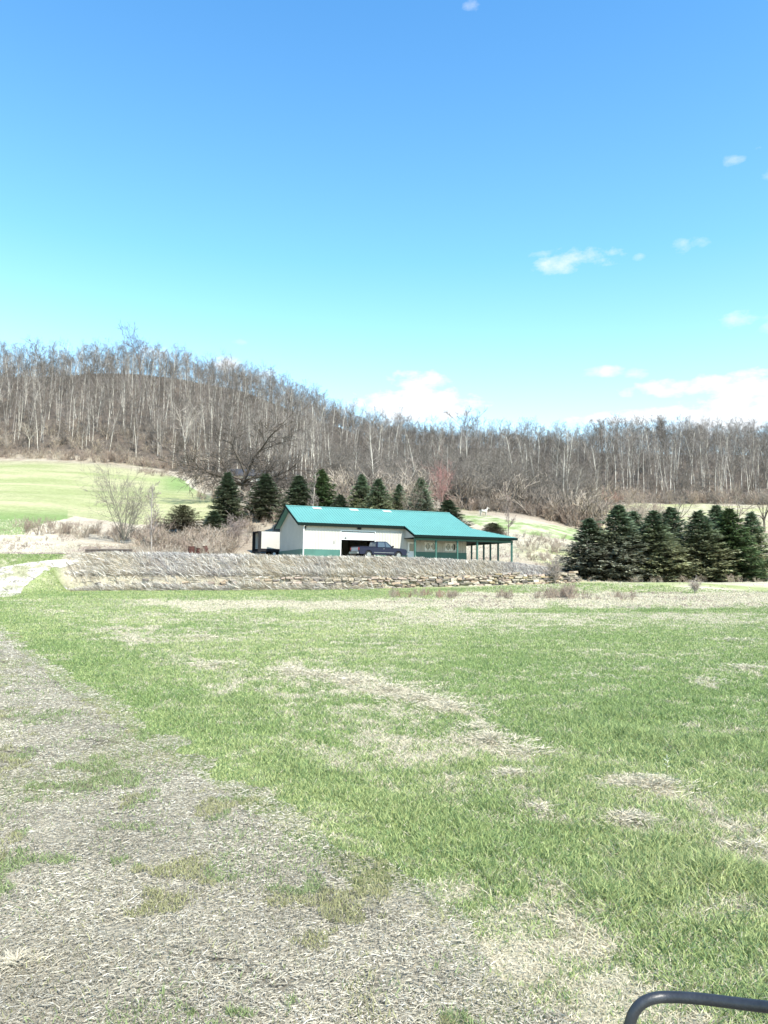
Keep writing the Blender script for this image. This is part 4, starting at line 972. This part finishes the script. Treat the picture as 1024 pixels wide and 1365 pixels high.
# ------------------------------------------------------------------ spruces
def spruce(seed, H_, Rr, tone, lowtone, base=.04, dens=1.0, pw=.86):
    rg = np.random.default_rng(seed); seg0 = []; P = []; D = []; Ln = []; Cc = []; br0 = []; br1 = []
    nw = int(H_ * 4.6)
    for w in range(nw):
        f = (w + .5) / nw; z = H_ * (base + (1 - base - .02) * f); rad = Rr * (1 - f) ** pw * 1.0 + .06
        if f < .08: rad *= .85
        nb = max(5, int((9 + 5 * (1 - f)) * dens)); a0 = rg.random() * 6.28
        for b in range(nb):
            a = a0 + 2 * math.pi * b / nb + rg.normal() * .18; r_ = rad * rg.uniform(.62, 1.2) * (1 + .14 * math.sin(2 * a + seed) + .12 * math.sin(3 * a + z * 1.3 + seed)); dr = -.28 * (1 - f) + .35 * f
            dd = np.array([math.cos(a), math.sin(a), dr * .6]); side = np.array([-math.sin(a), math.cos(a), 0])
            p0 = np.array([0, 0, z + rg.normal() * .06])
            tip = p0 + dd * r_ + np.array([0, 0, .10 * r_])
            br0.append(p0); br1.append(p0 + dd * r_ * .92)
            n_t = int(10 + 26 * r_ * dens)
            s_ = rg.random(n_t) ** .65; lat = (rg.random(n_t) * 2 - 1) * .30 * r_ * (1.05 - s_ * .85)
            pos = p0 + dd * (s_ * r_)[:, None] + side * lat[:, None] + np.array([0, 0, 1.]) * (.12 * r_ * s_ ** 2 + rg.normal(size=n_t) * .06 - .06 * np.abs(lat))[:, None]
            dir_ = norm(dd * 1.0 + side * (np.sign(lat) * rg.uniform(.3, 1.0, n_t))[:, None] + rg.normal(size=(n_t, 3)) * .25 + np.array([0, 0, .12]))
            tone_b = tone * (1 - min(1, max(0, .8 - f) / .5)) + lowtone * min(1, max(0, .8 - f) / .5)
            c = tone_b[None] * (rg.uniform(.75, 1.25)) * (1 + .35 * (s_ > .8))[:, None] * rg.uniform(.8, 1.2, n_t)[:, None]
            P.append(pos); D.append(dir_); Ln.append(rg.uniform(.16, .32, n_t)); Cc.append(c)
    P = np.concatenate(P); D = np.concatenate(D); Ln = np.concatenate(Ln); Cc = np.concatenate(Cc)
    sd_ = norm(np.cross(D, rg.normal(size=D.shape) + np.array([0, 0, 2.5])))
    V, q, t3, c = blades(P, D, Ln, np.full(len(P), .085), np.tile([[0, 0, -.05]], (len(P), 1)), Cc, side=sd_)
    br0 = np.array(br0); br1 = np.array(br1)
    V2, q2, c2 = tubes(br0, br1, np.full(len(br0), .022), np.full(len(br0), .008), 3, np.tile([[.09, .07, .055]], (len(br0), 1)))
    V, fs, c = join([(V, [q, t3], c), (V2, [q2], c2)])
    cm = mesh_np('spruce_crown', V, fs, c)
    Vt, qt, ct = tubes(np.array([[0, 0, -.3]]), np.array([[0, 0, H_ * .97]]), [H_ * .018], [.015], 8, np.array([[.10, .08, .065]]))
    return mesh_np('spruce_trunk', Vt, [qt], ct, True), cm
BLUEG = np.array([.10, .138, .085]); OLIVE = np.array([.215, .22, .13]); DKG = np.array([.085, .125, .055]); BRN = np.array([.235, .24, .185])
spr = {'bl': [spruce(400 + i, 7, 2.15, BLUEG, BRN * .85) for i in range(2)], 'ol': [spruce(410 + i, 7, 2.2, BLUEG * 1.1, OLIVE * 1.05) for i in range(2)],
       'dk': [spruce(420, 7, 2.1, DKG, DKG * .9, dens=1.15)], 'lf': [spruce(430 + i, 7, 1.8, np.array([.085, .118, .072]), np.array([.13, .145, .09])) for i in range(2)],
       'jn': [spruce(440, 7, 2.6, np.array([.085, .09, .045]), np.array([.10, .085, .06]), base=.22, dens=.8, pw=.55)]}
SP = [(786, 690, 80, 30, 'bl', 'leftmost spruce of the right row, shorter and blue-green'), (826, 672, 80, 33, 'bl', 'tall pointed spruce second from the left in the right row'),
      (846, 681, 84.5, 24, 'ol', 'olive spruce tucked behind the second spruce of the right row'), (873, 680, 80, 31, 'ol', 'olive spruce left of centre in the right row, brownish below'),
      (896, 675, 85, 27, 'bl', 'blue-green spruce top rising behind the centre of the right row'), (933, 680, 80, 30, 'ol', 'broad spruce right of centre with bare greyish lower branches'),
      (957, 672, 85, 26, 'bl', 'spruce top behind the gap left of the darkest spruce'), (974, 677, 80.5, 27, 'dk', 'darkest deep green spruce, dense down to the ground'),
      (1003, 682, 84, 24, 'ol', 'rightmost spruce of the row, grey-brown inside'),
      (302, 629, 92, 22, 'lf', 'tall spruce in front of the big oak trunk'), (285, 681, 85, 15, 'lf', 'small spruce at the foot of the tall one left of the trailer'),
      (243, 673, 84, 20, 'jn', 'round brownish-green juniper in the brush on the left'), (353, 631, 95, 23, 'lf', 'broad spruce above the white trailer'),
      (396, 628, 99, 19, 'lf', 'dark spruce just above the left end of the roof ridge'), (426, 620, 106, 15, 'dk', 'narrow dark evergreen behind the leaning pale tree'),
      (452, 655, 100, 13, 'lf', 'small bluish spruce peeking over the ridge'), (480, 627, 106, 15, 'ol', 'ragged spruce over the middle skylight'),
      (503, 632, 101, 17, 'ol', 'full olive spruce behind the middle of the ridge'), (531, 641, 104, 12, 'ol', 'slim brownish spruce between the two fuller ones'),
      (560, 630, 101, 17, 'bl', 'tall blue-green spruce right of the middle of the ridge'), (597, 666, 102, 18, 'lf', 'low broad spruce at the right end of the ridge'),
      (657, 697, 100, 11, 'jn', 'little scrubby pine just above the porch roof')]
for i, (px, top, d, hw, k, lab) in enumerate(SP):
    g, h = base_h(px, top, d); ms = random.choice(spr[k])
    bp = {302: 698, 285: 712, 243: 714, 353: 692}.get(px)
    if bp: g = ghit(px, bp); d = g[1]; h = at(px, top, d)[2] - g[2]
    juniper = k == 'jn'; t = thing('juniper_bush' if juniper else 'spruce_tree', lab, 'juniper' if juniper else 'spruce', g, random.uniform(0, 6.28), 'spruces in the right row' if px > 770 else 'evergreens behind the barn')
    s_ = h / 7.0; w_ = (hw * d / 986) / {'bl': 2.15, 'ol': 2.2, 'dk': 2.1, 'lf': 1.8, 'jn': 2.6}[k] * 1.02; w_ *= 1.68 if px > 770 else 1.4 if px < 380 else 2.0; s_ *= .93 if 380 < px < 570 else 1; t.scale = (w_, w_, s_)
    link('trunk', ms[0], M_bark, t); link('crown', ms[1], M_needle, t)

# ================================================================== GRASSES
def scatter_xy(n, d0, d1, tmax, p=1.7):
    r_ = rng.random(n); a = 2 - p; d = (d0 ** a + r_ * (d1 ** a - d0 ** a)) ** (1 / a); t = rng.uniform(-tmax, tmax, n)
    return t * np.maximum(d, 3.0), d
# meadow blades
x, y = scatter_xy(1350000, 1.6, 66, .72)
u, v = uv_of(x, y); keep = (v < -8.0) | (u > 29) | ((u < -21.2) & (v < 1)); x, y = x[keep], y[keep]
tm = track_mask(x, y); x, y = x[~tm], y[~tm]
z = H(x, y); dr = dryness(x, y, z); nn = fbm(x, y, .35, 3, 95); n2 = fbm(x, y, 3, 3, 96)
near_t = near_edge(x, y, .5)
K = len(x); isdry = rng.random(K) < np.clip(dr * 1.05 + .06, 0, .97)
ln = (.02 + .07 * nn + .035 * rng.random(K)) * (1 - .35 * near_t)
px, py = proj(np.stack([x, y, z], 1))
tall = smooth(640, 860, px) * smooth(900, 980, py) * (1 - smooth(1160, 1250, py)) * smooth(.4, .6, fbm(x, y, 1.2, 3, 121)); ln = ln * (.85 + .8 * tall)
ln = np.where(isdry, ln * .95, ln) * (1 + y / 60)
wd = (.002 + .0025 * rng.random(K)) + .0005 * y
az_ = rng.random(K) * 6.283; til = np.where(isdry, rng.uniform(.5, 1.35, K), rng.uniform(.05, .6, K))
D = np.stack([np.cos(az_) * np.sin(til), np.sin(az_) * np.sin(til), np.cos(til)], 1)
bend = np.stack([np.cos(az_), np.sin(az_), np.full(K, -.5)], 1) * rng.uniform(.1, .5, K)[:, None]
g1 = np.array([.25, .325, .12]); g2 = np.array([.42, .455, .205]); g3 = np.array([.14, .215, .09]); d1 = np.array([.66, .60, .46]); d2 = np.array([.48, .43, .31])
rr = rng.random(K)[:, None]; mid_ = smooth(560, 660, px) * (1 - smooth(960, 1060, py))
yel = (1 - .55 * mid_)[:, None] * np.clip((n2[:, None] - .28) * 2.2 + rng.normal(size=(K, 1)) * .25, 0, 1)
gc = g1 * (1 - yel) + g2 * yel; gc = np.where(rr < .22, g3, gc) * rng.uniform(.75, 1.3, (K, 1)); dc = (d1 * rr + d2 * (1 - rr)) * rng.uniform(.8, 1.2, (K, 1))
cc = np.where(isdry[:, None], dc, gc)
V, q, t3, c = blades(np.stack([x, y, z - .005], 1), D, ln, wd, bend, cc)
link('grass', mesh_np('grass', V, [q, t3], c), M_grass, kind='stuff', label='spring meadow grass with dead straw mixed in')
# matted straw and low weeds on the track
x, y = scatter_xy(1400000, 1.4, 62, .72, 1.75); x = x - .12 * y
tm = track_mask(x, y); x, y = x[tm], y[tm]; K = len(x)
n1 = fbm(x, y, 1.3, 4, 81); n3 = fbm(x, y, .6, 3, 83); cl = fbm(x, y, .22, 2, 97)
keep = (rng.random(K) < np.clip(1.15 - .8 * (n3 > .72) - .8 * (fbm(x * .6, y * 1.6, .30, 3, 87) > .75), .12, 1)) ; x, y, n1, n3, cl = x[keep], y[keep], n1[keep], n3[keep], cl[keep]; K = len(x)
tuft = ((fbm(x, y, .33, 3, 98) > .65) & (fbm(x, y, 1.6, 2, 88) > .42)) | ((fbm(x, y, .5, 3, 81) > .60) & (rng.random(K) < .22)) | (rng.random(K) < .03 + .22 * smooth(.5, .7, fbm(x, y, 1.8, 4, 151, .7)))
z = H(x, y) + np.where(y > 20, .032, .014)
green = tuft & (rng.random(K) < .75)
az_ = rng.random(K) * 6.283 + (cl - .5) * 3; til = np.where(green, rng.uniform(.2, .9, K), rng.uniform(1.25, 1.56, K))
D = np.stack([np.cos(az_) * np.sin(til), np.sin(az_) * np.sin(til), np.cos(til)], 1)
bd = rng.normal(size=(K, 3)) * .3; bd[:, 2] = -np.abs(bd[:, 2]) * .15
ln = np.where(green, rng.uniform(.02, .045, K), rng.uniform(.012, .028, K) * (1 + 1.4 * (rng.random(K) < .12))) * (1 + y / 40); wd = .0014 + .0015 * rng.random(K) + .00048 * y
s1 = np.array([.44, .40, .315]); s2 = np.array([.33, .295, .23]); s3 = np.array([.58, .54, .46])
tone_ = (.74 + .6 * fbm(x, y, .9, 4, 131) * (.6 + .8 * fbm(x, y, .25, 3, 132)))[:, None]
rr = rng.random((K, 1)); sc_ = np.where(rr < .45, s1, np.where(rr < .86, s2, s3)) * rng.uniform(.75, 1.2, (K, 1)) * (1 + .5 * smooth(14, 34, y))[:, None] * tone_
dg = np.where((fbm(x, y, .7, 3, 81) > .5)[:, None], np.array([.275, .27, .14]), np.array([.20, .25, .11])) * rng.uniform(.7, 1.3, (K, 1))
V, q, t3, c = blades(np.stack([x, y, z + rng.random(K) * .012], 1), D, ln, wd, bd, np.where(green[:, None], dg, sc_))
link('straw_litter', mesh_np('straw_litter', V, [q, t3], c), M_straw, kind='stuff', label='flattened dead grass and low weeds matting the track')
# mounded dead tussocks in the meadow
bl = []
for (px0, py0, r_, n_) in ((287, 889, .35, 500), (266, 851, .5, 500), (683, 1037, .12, 420), (655, 992, .26, 900), (640, 975, .2, 300), (868, 1050, .22, 700), (855, 1103, .14, 500), (830, 1095, .1, 300), (720, 1082, .08, 200), (700, 1006, .2, 400),
                           (995, 893, .45, 500), (885, 1052, .16, 300), (1000, 1140, .16, 500), (560, 935, .4, 900), (600, 948, .35, 800), (520, 922, .45, 800), (470, 912, .5, 800), (420, 903, .5, 800), (385, 898, .4, 500), (160, 854, .5, 300), (195, 856, .5, 300), (150, 840, .6, 300),
                           (22, 1295, .07, 420), (5, 1305, .07, 260), (975, 855, .5, 300), (725, 1090, .07, 120), (940, 910, .3, 200), (790, 905, .3, 150), (500, 850, .5, 160)):
    p = ghit(px0, py0); a = rng.random(n_) * 6.283; n_ = int(n_ * 1.3); a = rng.random(n_) * 6.283; r_ *= 1.3; rad = np.abs(rng.normal(size=n_)) * r_
    X = p[0] + np.cos(a) * rad * 1.3; Y = p[1] + np.sin(a) * rad; Z = H(X, Y) + .01; mound = np.exp(-(rad / r_) ** 2) * min(r_, .3) * .35
    til = rng.uniform(.7, 1.5, n_); a2 = a + rng.normal(size=n_) * .8
    D = np.stack([np.cos(a2) * np.sin(til), np.sin(a2) * np.sin(til), np.cos(til)], 1)
    bl.append((np.stack([X, Y, Z + mound * rng.random(n_)], 1), D, rng.uniform(.03, .09, n_) * (1 + p[1] / 50), (.002 + .0005 * p[1]) * rng.uniform(.7, 1.4, n_)))
P = np.concatenate([b[0] for b in bl]); D = np.concatenate([b[1] for b in bl]); ln = np.concatenate([b[2] for b in bl]); wd = np.concatenate([b[3] for b in bl]); K = len(P)
bd = rng.normal(size=(K, 3)) * .25; bd[:, 2] = -.3
V, q, t3, c = blades(P, D, ln, wd, bd, np.array([.56, .50, .385]) * rng.uniform(.7, 1.15, (K, 1)))
link('dead_grass_clumps', mesh_np('dead_grass_clumps', V, [q, t3], c), M_straw, kind='stuff', label='bleached clumps of dead grass lying in the green meadow')
# reeds on the bank
K = 80000; u = rng.uniform(-20.8, 28.5, K); v = -7.45 + 4.05 * rng.random(K) ** .85
left = u < -18.5; v = np.where(left, np.clip(v + rng.uniform(-1.5, 1.2, K), -7.6 + (-18.5 - u) ** 2 * .35, 9), v)
lowk = (rng.random(K) < .30 * smooth(2, -12, u) * 1.0 + .04) if False else (rng.random(K) < .40 * (1 - smooth(-7, 8, u))); v = np.where(lowk, -8.15 + .75 * rng.random(K), v); mk_ = (rng.random(K) < .16) & (u < 6) & ~lowk; v = np.where(mk_, rng.uniform(-7.55, -6.7, K), v)
x, y = uv_to(u, v); z = H(x, y)
nn = fbm(x, y, 1.3, 3, 99); az_ = math.pi + YAW + rng.normal(size=K) * .6; til = rng.uniform(.1, 1.4, K) + (nn - .5) * 1.3
D = np.stack([np.cos(az_) * np.sin(til), np.sin(az_) * np.sin(til), np.cos(til)], 1)
ln = rng.uniform(.5, 1.05, K) * (1 - .45 * smooth(-20, -25, -(-u)) * 0) * np.where(u > 12, .75, 1) * (1 - .55 * smooth(-6.3, -4.4, v)) * (.7 + .6 * fbm(u, v, 1.6, 3, 141))
bd = np.stack([np.cos(az_), np.sin(az_), np.full(K, -.5)], 1) * rng.uniform(.15, .5, K)[:, None]
gr = np.clip(.5 + (fbm(x, y, 5, 3, 100) - .5) * 2.5, 0, 1)[:, None]
hi = rng.random((K, 1)) < .2; ln = ln * (1 + .2 * hi[:, 0]) * (.35 + .65 * smooth(-21, -17.5, u))
cc = np.where(hi, np.array([.72, .68, .62]), np.array([.34, .31, .30]) * gr + np.array([.42, .36, .27]) * (1 - gr)) * rng.uniform(.55, 1.3, (K, 1))
V, q, t3, c = blades(np.stack([x, y, z - .02], 1), D, ln, .016 + .022 * rng.random(K) + .010 * hi[:, 0], bd, cc)
link('reeds', mesh_np('reeds', V, [q, t3], c), M_straw, kind='stuff', label='wind-bent bleached reeds covering the bank above the stone wall')
# tall dry grass on slopes and strips
K = 120000; t = rng.uniform(-.72, .72, K); d = 40 + 62 * rng.random(K) ** .75; x = t * d; y = d; z = H(x, y); u, v = uv_of(x, y); px, py = proj(np.stack([x, y, z], 1)); n1 = fbm(x, y, 5, 3, 101)
ok = ((v > 1) & (u < -21) & (n1 > .34) & (y < 96)) | ((v > -3.4) & (v < 14) & (u >= -22) & (u < -2) & ~((u > -12) & (v < 1.5) & (n1 < .5))) | ((u > 24) & (v > -1) & (n1 > .42) & (y < 100)) | ((u > 29) & (n1 > .5) & (v > -13)) \
     | ((dryness(x, y, z) > .75) & (v < -9)) | ((u > 25) & (v > 6) & (y < 100)) | ((u > 5) & (v > 13) & (y < 100))
u_in = (u > -.5) & (u < 24) & (v > -4.2) & (v < 12.5); ok &= ~u_in & ~track_mask(x, y)
x, y, z, n1 = x[ok], y[ok], z[ok], n1[ok]; K = len(x)
az_ = rng.random(K) * 6.28; til = rng.uniform(.1, .9, K); D = np.stack([np.cos(az_) * np.sin(til), np.sin(az_) * np.sin(til), np.cos(til)], 1)
ln = rng.uniform(.2, .5, K) * np.where(y < 60, .6, 1); bd = D * np.array([[.3, .3, -.4]])
cc = np.where((fbm(x, y, 3, 3, 102) > .56)[:, None], np.array([.29, .22, .20]), np.array([.56, .51, .39])) * rng.uniform(.6, 1.25, (K, 1))
V, q, t3, c = blades(np.stack([x, y, z - .02], 1), D, ln, .02 + .025 * rng.random(K), bd, cc)
link('dry_grass', mesh_np('dry_grass', V, [q, t3], c), M_straw, kind='stuff', label='knee-high dry tan grass on the slopes and field strips')
# one dried weed stalk standing in the near meadow
p = ghit(889, 1040); t = thing('weed_stalk', 'dried pale weed stalk standing upright in the near meadow', 'weed', p)
m = MB(); m.bar((0, 0, 0), (.004, 0, .12), .004, .003, n=6); m.bar((.004, 0, .12), (.01, .01, .22), .003, .0015, n=6); m.build('stem', M_shadow_wood, t)
m = MB()
for k in range(7): m.bar((.006, .002, .12 + .015 * k), (.006 + .03 * math.cos(k * 2.3), .03 * math.sin(k * 2.3), .135 + .016 * k), .0022, .001, n=5)
m.build('seed_head', M_wtrim, t)
